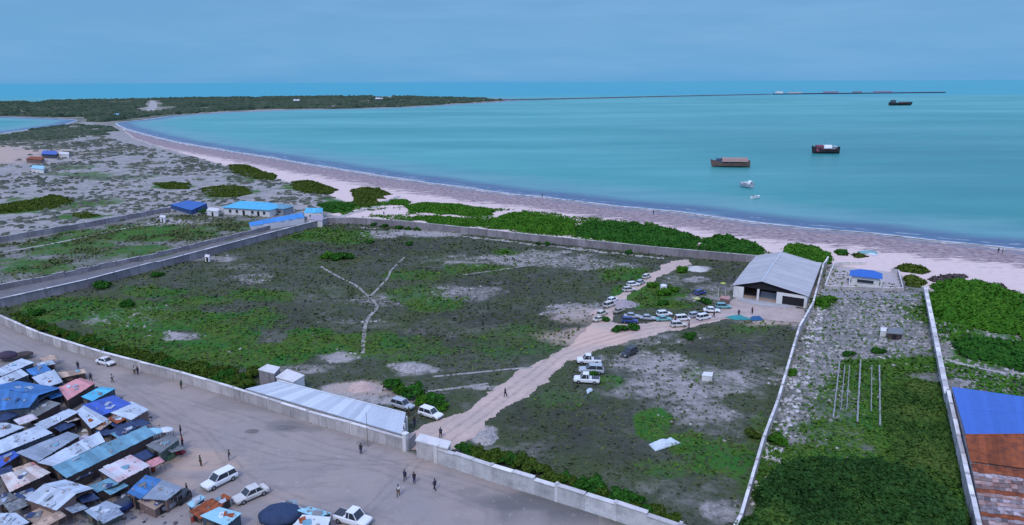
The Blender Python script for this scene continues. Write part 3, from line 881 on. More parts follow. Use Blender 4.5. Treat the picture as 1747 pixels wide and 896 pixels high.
# ---- thickets along the beach and elsewhere
GB = 'green thickets along the beach wall'
TH = [
    ([(692, 351), (720, 346), (770, 348), (812, 354), (843, 360), (840, 367), (800, 368), (760, 365), (705, 361)], 1.6, M_LEAF, 'long flat green shrub patch on the sand at the left end of the beach thickets'),
    ([(706, 371), (740, 369), (800, 373), (836, 377), (838, 385), (790, 386), (730, 380)], 1.5, M_LEAF, 'narrow green shrub strip just behind the beach wall, below the flat patch'),
    ([(834, 376), (868, 365), (905, 364), (945, 371), (982, 380), (982, 400), (940, 399), (880, 393), (838, 388)], 1.9, M_LEAF, 'green thicket at the middle of the beach wall, left of the longest hedge mass'),
    ([(984, 388), (1010, 380), (1060, 381), (1110, 386), (1155, 395), (1192, 409), (1188, 427), (1120, 421), (1050, 412), (984, 403)], 2.3, M_LEAF_D, 'longest dark green thicket between the beach wall and the white sand'),
    ([(1194, 417), (1218, 406), (1250, 406), (1282, 414), (1304, 425), (1292, 436), (1240, 434), (1196, 428)], 2.2, M_LEAF_D, 'rounded green thicket left of the warehouse roof'),
    ([(1338, 424), (1360, 420), (1392, 424), (1421, 436), (1416, 447), (1385, 447), (1345, 441)], 2.0, M_LEAF, 'green thicket behind the right side of the warehouse roof'),
    ([(545, 349), (575, 346), (605, 350), (602, 361), (570, 363), (548, 359)], 1.5, M_LEAF_D, 'dark green shrub patch right of the small turquoise roof'),
    ([(594, 325), (620, 320), (650, 322), (668, 331), (650, 334), (664, 340), (640, 338), (650, 348), (625, 353), (600, 350), (606, 336)], 1.4, M_LEAF_O, 'loose olive shrubs beside the sandy gap in the beach'),
    ([(664, 342), (684, 340), (702, 344), (696, 350), (670, 349)], 1.2, M_LEAF, 'small green shrub patch at the sandy gap, nearest the sea'),
    ([(498, 310), (530, 308), (556, 316), (577, 324), (560, 331), (520, 329), (500, 322)], 1.2, M_LEAF_O, 'olive shrub patch on the dune edge beyond the turquoise roofed house'),
    ([(388, 281), (420, 281), (446, 291), (474, 299), (466, 308), (430, 304), (400, 295)], 1.2, M_LEAF_O, 'olive shrub strip beside the far beach'),
    ([(342, 321), (380, 317), (420, 318), (428, 330), (400, 336), (352, 335)], 1.1, M_LEAF_O, 'yellow green shrub patch on the dunes behind the turquoise roof'),
    ([(264, 313), (296, 310), (324, 313), (322, 322), (280, 322)], 1.0, M_LEAF_O, 'small olive shrub patch on the grey dunes'),
    ([(-30, 352), (20, 347), (60, 340), (85, 332), (112, 335), (126, 346), (100, 354), (50, 360), (0, 364), (-30, 364)], 1.3, M_LEAF_O, 'broad olive shrub patch at the left edge of the dunes'),
    ([(125, 364), (150, 362), (170, 367), (150, 372), (128, 371)], 0.9, M_LEAF_O, 'little olive shrub patch near the grey wall on the left'),
    ([(1583, 489), (1604, 482), (1640, 481), (1690, 492), (1730, 508), (1790, 530), (1850, 560), (1830, 590), (1760, 580), (1700, 568), (1650, 553), (1605, 548), (1592, 530)], 2.6, M_LEAF, 'large green thicket on the sand right of the thin white wall'),
    ([(1622, 588), (1650, 583), (1700, 582), (1745, 588), (1800, 600), (1840, 640), (1770, 645), (1715, 626), (1650, 612)], 2.0, M_LEAF_D, 'dark green thicket between the sand and the blue roofed building'),
    ([(1524, 460), (1545, 451), (1575, 457), (1592, 465), (1570, 469), (1540, 466)], 1.3, M_LEAF_O, 'low olive shrub on the white sand behind the kiosk wall'),
    ([(1538, 472), (1560, 470), (1578, 484), (1572, 493), (1546, 488)], 1.6, M_LEAF_O, 'olive shrub inside the corner of the kiosk yard'),
    ([(1425, 430), (1437, 427), (1448, 430), (1446, 436), (1430, 435)], 1.8, M_LEAF_D, 'small dark green shrub on the beach behind the kiosk, left one'),
    ([(1452, 434), (1466, 432), (1476, 437), (1462, 440)], 1.2, M_LEAF_O, 'small olive shrub on the beach behind the kiosk, right one'),
    ([(1402, 442), (1418, 441), (1420, 452), (1406, 453)], 1.5, M_LEAF, 'green shrub in the corner between warehouse and kiosk yard'),
]
for q in TH:
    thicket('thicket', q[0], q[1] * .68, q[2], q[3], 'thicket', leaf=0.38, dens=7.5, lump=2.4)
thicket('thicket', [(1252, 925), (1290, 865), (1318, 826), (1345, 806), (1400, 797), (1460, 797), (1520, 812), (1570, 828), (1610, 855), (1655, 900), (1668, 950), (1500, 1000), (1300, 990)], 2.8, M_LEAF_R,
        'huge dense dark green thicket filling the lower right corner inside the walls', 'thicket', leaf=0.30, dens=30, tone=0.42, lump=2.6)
thicket('thicket', [(1512, 665), (1560, 650), (1604, 655), (1622, 700), (1636, 760), (1650, 830), (1610, 850), (1560, 825), (1525, 800), (1510, 740), (1505, 700)], 0.45, M_LEAF_M,
        'low bright green growth along the inner side of the right wall', 'thicket', leaf=0.28, dens=12, tone=0.6, lump=2.6)
for q, lb in (([(1648, 489), (1675, 482), (1715, 491), (1728, 498), (1690, 497)], 'brown dry brushwood lying on the sand above the large thicket'),
              ([(1588, 478), (1605, 472), (1650, 471), (1640, 479), (1600, 484)], 'dark bare brushwood at the top left corner of the large thicket'),):
    thicket('brushwood', q, 0.9, M_LEAF_B, lb, 'brushwood', leaf=0.35, dens=4)

# ---- single shrubs
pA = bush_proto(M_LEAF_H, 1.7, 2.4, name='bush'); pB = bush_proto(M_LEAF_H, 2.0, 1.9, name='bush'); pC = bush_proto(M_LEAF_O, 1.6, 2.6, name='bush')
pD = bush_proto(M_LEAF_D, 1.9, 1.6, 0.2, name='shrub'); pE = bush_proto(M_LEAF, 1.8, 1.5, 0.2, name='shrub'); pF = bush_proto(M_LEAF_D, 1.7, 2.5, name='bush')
def row(pts, n, off=0.0):
    out = []
    w = [Vector(G(*p)) for p in pts]
    L = [0]
    for a, b in zip(w, w[1:]): L.append(L[-1] + (b - a).length)
    for i in range(n):
        s = L[-1] * (i + 0.5) / n
        for k in range(len(w) - 1):
            if s <= L[k + 1]:
                out.append(w[k].lerp(w[k + 1], (s - L[k]) / (L[k + 1] - L[k]))); break
    return out
GH = 'bushes in the row behind the street wall'
for i, p in enumerate(row([(14, 540), (68, 566), (120, 583), (200, 612), (300, 640), (350, 652), (412, 672)], 46)):
    f = (i / 45.0) ** 0.7
    s = 0.55 + 0.75 * f + random.uniform(-.15, .15)
    off = random.uniform(.3, 2.2)
    p.x += random.uniform(-.3, .6); p.y += off
    while dist_line(P(W1), p.x, p.y) < 2.0 or not inside(compound, p.x, p.y): p.y += .5; p.x += .15
    place(random.choice([pA, pB, pC, pF]), (p.x, p.y, 0), random.uniform(0, 6.28), (s, s, s * random.uniform(.8, 1.15)),
          'leafy green bush in the hedge row inside the street wall, left of the shed', 'bush', GH)
for i, p in enumerate(row([(330, 632), (370, 640), (420, 655), (440, 640)], 12)):
    s = 0.8 + random.uniform(-.2, .35)
    while dist_line(P(W1), p.x, p.y) < 2.6 or not inside(compound, p.x, p.y): p.y += .5; p.x += .15
    place(random.choice([pA, pC, pF]), (p.x, p.y + random.uniform(-1, 2), 0), random.uniform(0, 6.28), (s, s, s * 1.05),
          'taller bush in the second row behind the hedge by the small white hut', 'bush', 'taller bushes beside the small hut')
for i, p in enumerate(row([(785, 778), (840, 792), (900, 812), (960, 832), (1030, 856), (1100, 880), (1160, 902)], 30)):
    s = 0.75 + random.uniform(-.2, .4)
    while dist_line(P(W1b), p.x, p.y) < 1.7 or not inside(compound, p.x, p.y): p.y += .4; p.x += .1
    place(random.choice([pA, pB, pF, pF]), (p.x, p.y + random.uniform(0, 2.4), 0), random.uniform(0, 6.28), (s, s, s * .95),
          'dark green bush in the hedge row behind the white plastered wall right of the gate', 'bush', 'bushes behind the white plastered wall')
SH = [
    (672, 664, 1.25, pF, 'first round bush beside the pale track, nearest the pinkish sand pile'), (686, 670, 1.0, pE, 'bush tucked between the two round bushes beside the pale track'),
    (704, 679, 1.45, pF, 'biggest round bush beside the pale track above the silver car'), (724, 688, 1.0, pE, 'small bush next to the biggest round one above the white car'),
    (742, 692, 1.2, pF, 'round green bush right above the parked white car by the gate'), (757, 699, .8, pE, 'last small bush of the clump, at the edge of the dirt road'),
    (560, 440, 1.5, pE, 'left part of the oval dark green shrub clump in the field'), (574, 441, 1.7, pD, 'middle of the oval dark green shrub clump in the field'), (590, 440, 1.5, pD, 'right part of the oval dark green shrub clump in the field'),
    (170, 492, 1.6, pD, 'dark round shrub below the grey wall on the left'), (268, 472, 1.0, pD, 'small dark shrub close under the grey wall'), (220, 522, 1.2, pD, 'dark shrub above the bare purple patch'),
    (630, 414, .9, pD, 'flat dark shrub in the far part of the field, left one'), (700, 417, 1.0, pD, 'flat dark shrub in the far part of the field, right one'),
    (1165, 465, 1.2, pE, 'bright green shrub beside the pale mound by the dirt road'), (1133, 505, 1.3, pE, 'green shrub right of the round white tank'), (1148, 498, 1.0, pE, 'lighter green shrub behind the white tank'),
    (1110, 490, 1.1, pE, 'green shrub left of the round white tank'), (1200, 518, 1.1, pD, 'dark shrub left of the parked white car by the yard'), (1130, 520, .9, pD, 'dark shrub above the row of parked cars'),
    (1405, 522, 1.5, pE, 'green bush at the foot of the wall right of the warehouse'), (1418, 515, 1.0, pE, 'small green bush right of the warehouse wall'),
    (60, 538, 1.1, pD, 'dark round bush just inside the far end of the street wall'), (347, 364, 1.3, pF, 'dark little tree between the blue roof and the turquoise roof'),
    (476, 363, 1.4, pF, 'dark tree against the right wing of the turquoise roofed house'), (597, 378, 1.0, pF, 'dark bush at the corner where two walls meet'),
    (862, 431, .8, pE, 'yellow green shrub in the far field under the beach wall'), (1030, 548, .8, pD, 'dark shrub left of the upper dirt track'), (1060, 566, 1.1, pD, 'dark shrub in the fork of the dirt road, left one'), (1078, 562, 1.0, pD, 'dark shrub in the fork of the dirt road, right one'),
    (1180, 578, 1.0, pD, 'dark shrub below the row of parked cars'), (1330, 755, 1.0, pE, 'yellow green bush on the left of the wall, low in the field'), (1282, 745, .9, pC, 'small olive bush in the lower right part of the field'),
    (1450, 608, .8, pD, 'black green shrub above the pale strips, left one'), (1497, 602, .8, pD, 'black green shrub above the pale strips, right one'), (1210, 428, .8, pF, 'dark shrub against the beach wall near the poles'),
    (640, 384, 1.0, pD, 'dark grey bush against the beach wall, first from the left'), (657, 386, .9, pD, 'dark grey bush against the beach wall, second from the left'), (680, 389, 1.0, pD, 'dark grey bush against the beach wall, third from the left'),
    (697, 391, .9, pD, 'dark grey bush against the beach wall, fourth from the left'), (712, 392, .9, pD, 'dark grey bush against the beach wall, fifth from the left'), (918, 418, .8, pF, 'dark bush against the far wall, left of a close pair'), (933, 418, .8, pF, 'dark bush against the far wall, right of a close pair'), (1072, 433, .9, pF, 'dark bush against the far wall near the upper track'),
    (1352, 640, 0.8, pE, 'small bush close to the left face of the long wall'), (1010, 645, .9, pD, 'low dark shrub between the parked pickup and the road'),
]
for (a, b, s, pr, lb) in SH:
    place(pr, G(a, b), random.uniform(0, 6.28), (s, s, s * .85), lb, 'shrub')

# ---- ground cover as uncountable stuff
def scatter(poly, n, zfun=None):
    xs = [p[0] for p in poly]; ys = [p[1] for p in poly]
    x = rng.uniform(min(xs), max(xs), n); y = rng.uniform(max(min(ys), 60), max(ys), n)
    k = inside(poly, x, y)
    return x[k], y[k]
def grass_obj(name, poly, n, base_h, keepf, tonef, mat=M_GRASS, size=0.3, kind='stuff'):
    x, y = scatter(poly, n)
    dist = np.hypot(x, y)
    w = keepf(x, y)
    k = rng.random(len(x)) < w
    x, y, dist = x[k], y[k], dist[k]
    g = np.clip(tonef(x, y), 0, 1.2)
    c = np.stack([x, y, base_h * (0.4 + g) * rng.uniform(.3, 1, len(x))], 1)
    nr = rng.normal(size=(len(x), 3)); nr[:, 2] = np.abs(nr[:, 2]) + 1.1; nr /= np.linalg.norm(nr, axis=1)[:, None]
    sz = size * rng.uniform(.5, 1.4, len(x)) * (0.7 + dist / 350)
    v, f, tn = leaf_quads(c, nr, sz, 0.15 + g * .5 + rng.uniform(-.2, .25, len(x)))
    o = mesh_np(name, v, f, mat, tone=np.clip(tn, 0, 1))
    return tag(o, kind='stuff')
pale_f = lambda x, y: blob(PALE, x, y)
green_f = lambda x, y: blob(GREEN, x, y)
def keep_c(x, y):
    return (sdist(road, x, y) < -1) * (sdist(yard, x, y) < -1) * np.clip(1 - .8 * pale_f(x, y), .05, 1) * (0.25 + 0.75 * (fbm(x, y, 5, 12) > .47))
o = grass_obj('grass', compound, 90000, 0.35, keep_c, lambda x, y: 0.12 + .25 * (fbm(x, y, 9, 3) - .3))
tag(o, 'dull dry grass and weeds spread over the walled field', 'grass')
o = grass_obj('lush_grass', compound, 150000, 0.4, lambda x, y: (sdist(road, x, y) < -1) * np.clip(green_f(x, y) * (fbm(x, y, 4, 15) * 2.4 - .5), 0, 1), lambda x, y: 0.35 + .5 * fbm(x, y, 5, 3), M_LEAF_W)
tag(o, 'fresh green weeds in patches across the walled field', 'grass')
o = grass_obj('weeds', east, 70000, 0.35, lambda x, y: np.clip(green_f(x, y) * 1.2 + .12, 0, 1), lambda x, y: 0.3 + .5 * fbm(x, y, 5, 3), M_LEAF_W)
tag(o, 'green weeds between the two long walls on the right', 'weeds')
band = P([(545, 345), (700, 343), (905, 360), (1110, 380), (1190, 404), (1300, 421), (1420, 436), (1404, 448), (1290, 441), (1124, 428), (880, 401), (700, 381), (590, 369)])
o = grass_obj('creeper', band, 90000, 0.35, lambda x, y: np.clip((fbm(x, y, 8, 9) - .42) * 6, 0.0, 1), lambda x, y: 0.4 + .5 * fbm(x, y, 5, 3), M_LEAF, size=.32)
tag(o, 'low green creepers spread on the sand between wall and thickets', 'creepers')
# rubble stones on the pale patches
def stones(name, poly, n, keepf, s0, label):
    x, y = scatter(poly, n)
    k = rng.random(len(x)) < keepf(x, y)
    x, y = x[k], y[k]
    r = s0 * rng.uniform(.4, 1.5, len(x)) ** 1.5 * (0.8 + np.hypot(x, y) / 400)
    o = fol_mesh(name, [lumps_np(np.stack([x, y, np.zeros(len(x))], 1), r, r * .6, rng.uniform(.2, .9, len(x)), 6, 3, .35)], M_RUBBLE)
    return tag(o, label, 'rubble', kind='stuff')
stones('rubble', compound, 16000, lambda x, y: (sdist(road, x, y) < -.5) * np.clip(pale_f(x, y) * 1.3 - .35, 0, 1), 0.20, 'broken coral stones and rubble strewn over the bare parts of the field')
stones('rubble', east, 14000, lambda x, y: np.clip(pale_f(x, y) * 1.2 - .1 - green_f(x, y) * .5, 0.03, 1), 0.22, 'pale rubble and stones strewn between the two long walls on the right')
outer = P([(1620, 660), (1592, 575), (1585, 545), (1700, 570), (1900, 600), (1900, 720), (1760, 690)])
stones('rubble', outer, 7000, lambda x, y: 0.25 + 0 * x, 0.2, 'pale stones strewn on the ground above the blue roofed building')
o = grass_obj('weeds', outer, 16000, 0.3, lambda x, y: np.clip((fbm(x, y, 6, 9) - .42) * 5, 0.05, 1), lambda x, y: 0.3 + .5 * fbm(x, y, 5, 3), M_LEAF)
tag(o, 'green weeds around the path above the blue roofed building', 'weeds')
west = P([(-200, 470), (0, 416), (292, 366), (540, 366), (440, 394), (239, 442), (0, 492), (-200, 530)])
o = grass_obj('weeds', west, 45000, 0.3, lambda x, y: np.clip((fbm(x, y, 9, 9) - .40) * 4, 0.03, 1), lambda x, y: 0.35 + .5 * fbm(x, y, 5, 3), M_GRASS)
tag(o, 'dull green weeds in the plot between the two distant grey walls', 'weeds')
# dune scrub
x, y = scatter(dune, 60000)
k = rng.random(len(x)) < np.clip((fbm(x, y, 22, 7) - .40) * 5, 0.04, 1) * np.clip(1.0 - 1.2 * blob(ORANGE, x, y), 0, 1) * (land_d(x, y) > 45)
x, y = x[k][:9000], y[k][:9000]
r = rng.uniform(.4, 1.5, len(x)) * (0.6 + np.hypot(x, y) / 700)
o = fol_mesh('dune_scrub', [lumps_np(np.stack([x, y, np.zeros(len(x))], 1), r, r * .5, rng.uniform(.1, .8, len(x)), 7, 3, .35)], foliage("leaf_scrub", (0.055, 0.070, 0.055), (0.11, 0.12, 0.09), (0.20, 0.20, 0.15), 0.02))
tag(o, 'low grey green scrub dotted over the dunes on the left', 'scrub', kind='stuff')
# woodland on the far spit
x, y = scatter([p for p in isthmus], 60000)
dI = land_d(x, y)
k = (dI > 25) & (fbm(x, y, 90, 7) > .43) & (np.hypot(x - G(258, 180).x, y - G(258, 180).y) > 30) & (dist_line(P([(262, 170.5), (262, 180), (255, 191)]), x, y) > 22) & (y > G(500, 206).y)
x, y = x[k][:15000], y[k][:15000]
r = rng.uniform(4, 9, len(x))
hgt = rng.uniform(2.0, 6.0, len(x)) * (0.6 + .8 * fbm(x, y, 160, 2))
o = fol_mesh('woodland', [lumps_np(np.stack([x, y, np.zeros(len(x))], 1), r, hgt, rng.uniform(.1, .75, len(x)), 7, 4, .3)], M_FAR)
tag(o, 'low dark green woodland covering the far spit of land', 'woodland', kind='stuff')
x, y = scatter(P([(0, 240), (-200, 238), (60, 218), (130, 212), (190, 216), (205, 226), (160, 232), (80, 238)]), 9000)
k = (fbm(x, y, 18, 9) > .48) & (land_d(x, y) > 12)
x, y = x[k][:2500], y[k][:2500]
r = rng.uniform(1.2, 3.5, len(x))
o = fol_mesh('shrubland', [lumps_np(np.stack([x, y, np.zeros(len(x))], 1), r, r * .6, rng.uniform(.2, .9, len(x)), 7, 4, .3)], M_FAR)
tag(o, 'dark shrub belt along the near side of the lagoon', 'shrubs', kind='stuff')

# ------------------------------------------------------------------ walls
def wall(name, pts, h, th, label, mat, mcope, cope_w=None, pillars=0, broken=0.0, z0=0.0):
    """masonry wall along foot points (world xy) with a coping and piers"""
    root = empty(name, (pts[0][0], pts[0][1], 0))
    ox, oy = pts[0][0], pts[0][1]
    b = MB(); c = MB()
    prs = []
    seed = random.Random(int(ox * 10) % 9973)
    for (x1, y1), (x2, y2) in zip(pts, pts[1:]):
        L = math.hypot(x2 - x1, y2 - y1); n = max(1, int(L / 3.0))
        ux, uy = (x2 - x1) / L, (y2 - y1) / L
        rz = math.atan2(uy, ux)
        for i in range(n):
            s0 = L * i / n; s1 = L * (i + 1) / n; m = (s0 + s1) / 2
            hh = h * (1 - broken * seed.random())
            cx, cy = x1 + ux * m - ox, y1 + uy * m - oy
            b.box((cx, cy, hh / 2 + z0 - .1), (s1 - s0 - 0.004, th, hh + .2), rz, seed.random())
            cw = cope_w or th + 0.12
            c.box((cx, cy, hh + z0 + 0.065), (s1 - s0 - 0.02 - broken * seed.random(), cw, 0.12), rz, seed.random())
        if pillars:
            k = max(1, int(L / pillars))
            for i in range(k):
                prs.append((x1 + ux * L * i / k - ox, y1 + uy * L * i / k - oy, rz))
    b.build('wall_panels', mat, root)
    c.build('coping', mcope, root)
    for q in prs[:95]:
        p = MB(); p.box((q[0], q[1], h / 2 + .05), (0.45, th + 0.16, h + 0.3), q[2] + .001, seed.random(), 0.97)
        p.build('pier', mat, root)
    return tag(root, label, 'wall')

wall('street_wall', P(W1), 2.1, 0.3, 'long pale rendered wall along the dirt street, running left from the gate', M_WALL, M_COPE, 0.55, 9.0, 0.03)
wall('plastered_wall', P(W1b), 2.7, 0.4, 'rough white plastered wall along the street, right of the gate', dirty('whitewash', (0.60, 0.59, 0.58), (0.36, 0.35, 0.345), 0.5, 0.9, 0.9, 0.2, bump=.3), M_COPE, 0.8, 6.0, 0.16)
wall('grey_wall', P(A2), 2.5, 0.3, 'grey block wall with pale coping on the near side of the lane', M_WALLG, M_COPEG, 0.7, 8.0, 0.0)
wall('grey_wall', P([(-260, 548), (0, 496), (111, 474), (239, 445), (440, 396), (545, 368)]), 1.7, 0.25, 'lower grey wall with piers on the far side of the lane', M_WALLG, M_COPEG, 0.34, 7.0, 0.25)
wall('beach_wall', P(BW), 2.6, 0.3, 'grey wall between the field and the beach thickets', M_WALLG, M_COPEG, 0.4, 7.5, 0.0)
wall('grey_wall', P([(-260, 450), (0, 413), (145, 388), (292, 360)]), 2.2, 0.25, 'distant grey wall bordering the dunes, ending at the blue roof', M_WALLG, M_COPEG, 0.34, 9.0, 0.1)
wall('boundary_wall', P([(1246, 935), (1262, 905), (1301, 768), (1325, 703), (1362, 574), (1386, 530), (1404, 462), (1412, 448)]), 2.2, 0.3, 'long wall running straight from the lower edge up to the warehouse', M_WALL, M_COPE, 0.42, 7.0, 0.04)
wall('side_wall', P([(1577, 503), (1591, 575), (1613, 690)]), 2.0, 0.4, 'pale wall between the rubble strip and the big thicket', M_WALL, M_COPE, 0.9, 6.0, 0.03)
wall('side_wall', P([(1614, 690), (1631, 770), (1664, 922), (1677, 980)]), 2.7, 0.35, 'pale wall alongside the blue and rust roofed building', M_WALL, M_COPE, 0.6, 6.0, 0.05)
# rubble bank on the right side of the boundary wall: loose concrete fragments
x, y = scatter(P([(1262, 905), (1325, 703), (1386, 530), (1402, 500), (1412, 520), (1395, 590), (1362, 700), (1330, 800), (1318, 830), (1290, 890)]), 9000)
k = rng.random(len(x)) < np.clip((fbm(x, y, 4, 20) - .35) * 4, .1, 1)
x, y = x[k][:3200], y[k][:3200]
r = .33 * rng.uniform(.3, 1.5, len(x))
o = fol_mesh('rubble_bank', [lumps_np(np.stack([x, y, np.zeros(len(x))], 1), r, r * .7, rng.uniform(.5, 1, len(x)), 6, 3, .4)], dirty('rubble_pale', (0.52, 0.50, 0.49), (0.33, 0.31, 0.31), 1.0, 0.95, 0.6, 0.3))
tag(o, 'bank of pale rubble along the right foot of the long wall', 'rubble', kind='stuff')

def mound(pxy, rx, ry, h, mat, label, cat='mound', name='mound', n=2600):
    c = G(*pxy)
    xs = np.linspace(-1.25, 1.25, 44); X, Y = np.meshgrid(xs, xs)
    q = np.sqrt(X ** 2 + Y ** 2) * (1 + .5 * (fbm(X + c.x, Y + c.y, .6, 3) - .5))
    Z = h * smooth01(1.1 - q) * (0.5 + fbm(X * rx + c.x, Y * ry + c.y, .8, 5)) - .06
    n_ = 44
    i = (np.arange(n_ - 1)[:, None] * n_ + np.arange(n_ - 1)[None]).ravel()
    f = np.stack([i, i + 1, i + 1 + n_, i + n_], 1)
    f = f[(q.ravel()[f] < 1.15).all(1)]
    Z += .16 * h * (rng.random(Z.shape) - .5)
    o = mesh_np(name, np.stack([X.ravel() * rx, Y.ravel() * ry, Z.ravel()], 1), f, mat, tone=rng.random(len(f)))
    o.location = (c.x, c.y, 0)
    return tag(o, label, cat)
M_SANDP = dirty('sand_pink', (0.58, 0.43, 0.38), (0.48, 0.36, 0.32), 0.6, 0.95, 0.7)
mound((1190, 461), 3.2, 3.0, 0.9, dirty('sand_pale', (0.60, 0.58, 0.55), (0.45, 0.43, 0.41), 0.6, 0.95, 0.7), 'pale flat sand mound beside the top of the dirt road', 'sand mound', 'sand_mound')
mound((618, 662), 3.0, 2.4, 1.1, M_SANDP, 'pinkish sand pile behind the long metal shed', 'sand pile', 'sand_pile')
mound((828, 748), 2.1, 2.6, 0.9, M_RUBBLE, 'heap of pale broken stone right of the gate road', 'stone heap', 'stone_heap')
mound((1022, 535), 2.4, 3.0, 0.7, M_SANDP, 'low pinkish earth heap left of the track with parked cars', 'earth heap', 'earth_heap')
mound((1062, 520), 4.0, 3.4, 1.0, dirty('earth_mauve', (0.40, 0.34, 0.36), (0.29, 0.25, 0.26), 0.6, 0.95, 0.7), 'mauve grey earth heap right of the track with parked cars', 'earth heap', 'earth_heap')
mound((430, 737), .01 + 1.6, 1.0, 0.35, dirty('mud_dark', (0.20, 0.18, 0.17), (0.14, 0.13, 0.125), 0.6, 0.7, 0.7), 'small dark mud heap in the street below the hedge wall', 'mud heap', 'mud_heap')
mound((487, 731), 2.6, 1.2, 0.3, bpy.data.materials['mud_dark'], 'dark wet mud patch heaped in the street below the long shed', 'mud heap', 'mud_heap')
mound((700, 628), 3.8, 2.8, 0.6, M_RUBBLE, 'bare stony heap in the field above the round bushes', 'stone heap', 'stone_heap')

# ------------------------------------------------------------------ corrugated sheet roofs and shacks
def sheet_mat(name, col, col2, var=0.22, rough=0.55, scale=0.7, amt=0.7, metal=0.15):
    t = NT(name)
    n1 = t.noise(scale, 5, 0.65)
    a = t.attr('tone')
    c = t.mix(t.rng(n1, 0.42, 0.70, 0, amt), col, col2)
    n3 = t.noise(4.0, 3, 0.6)
    c = t.mix(t.rng(n3, 0.5, 0.8, 0, .3), c, tuple(.5 * q for q in col2))
    hs = t.n('ShaderNodeHueSaturation')
    t.l(t.rng(a, 0, 1, 1 - var, 1 + var), hs.inputs['Value'])
    t.l(c, hs.inputs['Color'])
    return t.done(hs.outputs[0], rough, 0.35, metal)
S_LIGHT = sheet_mat('sheet_pale', (0.50, 0.56, 0.62), (0.33, 0.37, 0.42))
S_GREY = sheet_mat('sheet_grey', (0.30, 0.35, 0.41), (0.19, 0.22, 0.27), .25)
S_DULL = sheet_mat('sheet_dull', (0.20, 0.21, 0.21), (0.13, 0.12, 0.12), .3)
S_BLUE = sheet_mat('sheet_blue', (0.060, 0.205, 0.46), (0.040, 0.125, 0.30), .25)
S_BLUE2 = sheet_mat('sheet_deep_blue', (0.050, 0.115, 0.46), (0.035, 0.075, 0.28), .18)
S_TEAL = sheet_mat('sheet_teal', (0.16, 0.34, 0.42), (0.10, 0.21, 0.28), .25)
S_CYAN = sheet_mat('sheet_cyan', (0.10, 0.47, 0.66), (0.08, 0.35, 0.52), .15)
S_CYANP = sheet_mat('sheet_pale_cyan', (0.34, 0.62, 0.70), (0.27, 0.48, 0.56), .15)
S_PINK = sheet_mat('sheet_pink', (0.62, 0.27, 0.27), (0.50, 0.28, 0.30), .2, .8)
S_RUST = sheet_mat('sheet_rust', (0.32, 0.085, 0.030), (0.12, 0.040, 0.025), .3, .9, .9, .9)
S_TAN = sheet_mat('sheet_tan', (0.52, 0.38, 0.28), (0.36, 0.24, 0.19), .3, .9)
S_CREAM = sheet_mat('sheet_cream', (0.56, 0.52, 0.48), (0.45, 0.22, 0.17), .35, .9, 0.5, 0.9)
S_PPINK = sheet_mat('sheet_white_pink', (0.58, 0.60, 0.63), (0.62, 0.28, 0.28), .15, .8, 0.28, 0.95)
S_NAVY = sheet_mat('sheet_navy', (0.030, 0.055, 0.13), (0.02, 0.03, 0.07), .25)
S_WHITE = sheet_mat('sheet_white', (0.66, 0.69, 0.71), (0.50, 0.54, 0.57), .10, .5, .4)
S_SHED = sheet_mat('sheet_shed', (0.52, 0.56, 0.60), (0.44, 0.49, 0.54), .16, .5, .25)
W_BLUEGREY = dirty('plank_bluegrey', (0.075, 0.10, 0.13), (0.04, 0.05, 0.065), 1.2, .9, .8, .4)
W_BROWN = dirty('plank_brown', (0.085, 0.065, 0.06), (0.04, 0.033, 0.032), 1.2, .9, .8, .4)
W_PINK = dirty('plank_pink', (0.20, 0.135, 0.12), (0.18, 0.12, 0.11), 1.2, .9, .8, .4)
W_GREEN = dirty('plank_green', (0.12, 0.16, 0.14), (0.07, 0.08, 0.075), 1.2, .9, .8, .4)

def panels(b, q, w=0.9, th=0.035, jit=0.02, holes=0.0):
    """cover quad q (4 points, first edge = along the sheets' row) with overlapping corrugated sheets"""
    A, B, C_, D = [Vector(p) for p in q]
    L = ((B - A).length + (C_ - D).length) / 2
    n = max(2, int(round(L / w)))
    up_ = (B - A).cross(D - A).normalized()
    if up_.z < 0: up_ = -up_
    for i in range(n):
        t0, t1 = i / n, (i + 1) / n
        tone = random.random()
        rows = 2 if (D - A).length > 4 else 1
        for r_ in range(rows):
            s0, s1 = r_ / rows, (r_ + 1) / rows
            tn = min(1, max(0, tone + random.uniform(-.25, .25)))
            m = 4
            top = []; ext0 = -.0 if r_ else random.uniform(-jit, jit) * 1.5; 
            for j in range(m * 2 + 1):
                u = t0 + (t1 - t0) * j / (m * 2)
                off = up_ * ((0.02 if j % 2 else -0.005) + (i % 2) * 0.012 + r_ * 0.02)
                a = A.lerp(B, u); d = D.lerp(C_, u)
                p0 = a.lerp(d, s0 + ext0); p1 = a.lerp(d, s1 + (random.uniform(-jit, jit) if r_ == rows - 1 else 0.01))
                top.append((p0 + off, p1 + off))
            vs_ = []; fs_ = []
            for (p0, p1) in top:
                vs_ += [p0, p1, p0 - up_ * th, p1 - up_ * th]
            for j in range(m * 2):
                k = j * 4
                fs_ += [(k, k + 4, k + 5, k + 1), (k + 2, k + 3, k + 7, k + 6), (k, k + 2, k + 6, k + 4), (k + 1, k + 5, k + 7, k + 3)]
            e_ = m * 8
            fs_ += [(0, 1, 3, 2), (e_, e_ + 2, e_ + 3, e_ + 1)]
            b.add(vs_, fs_, tn)

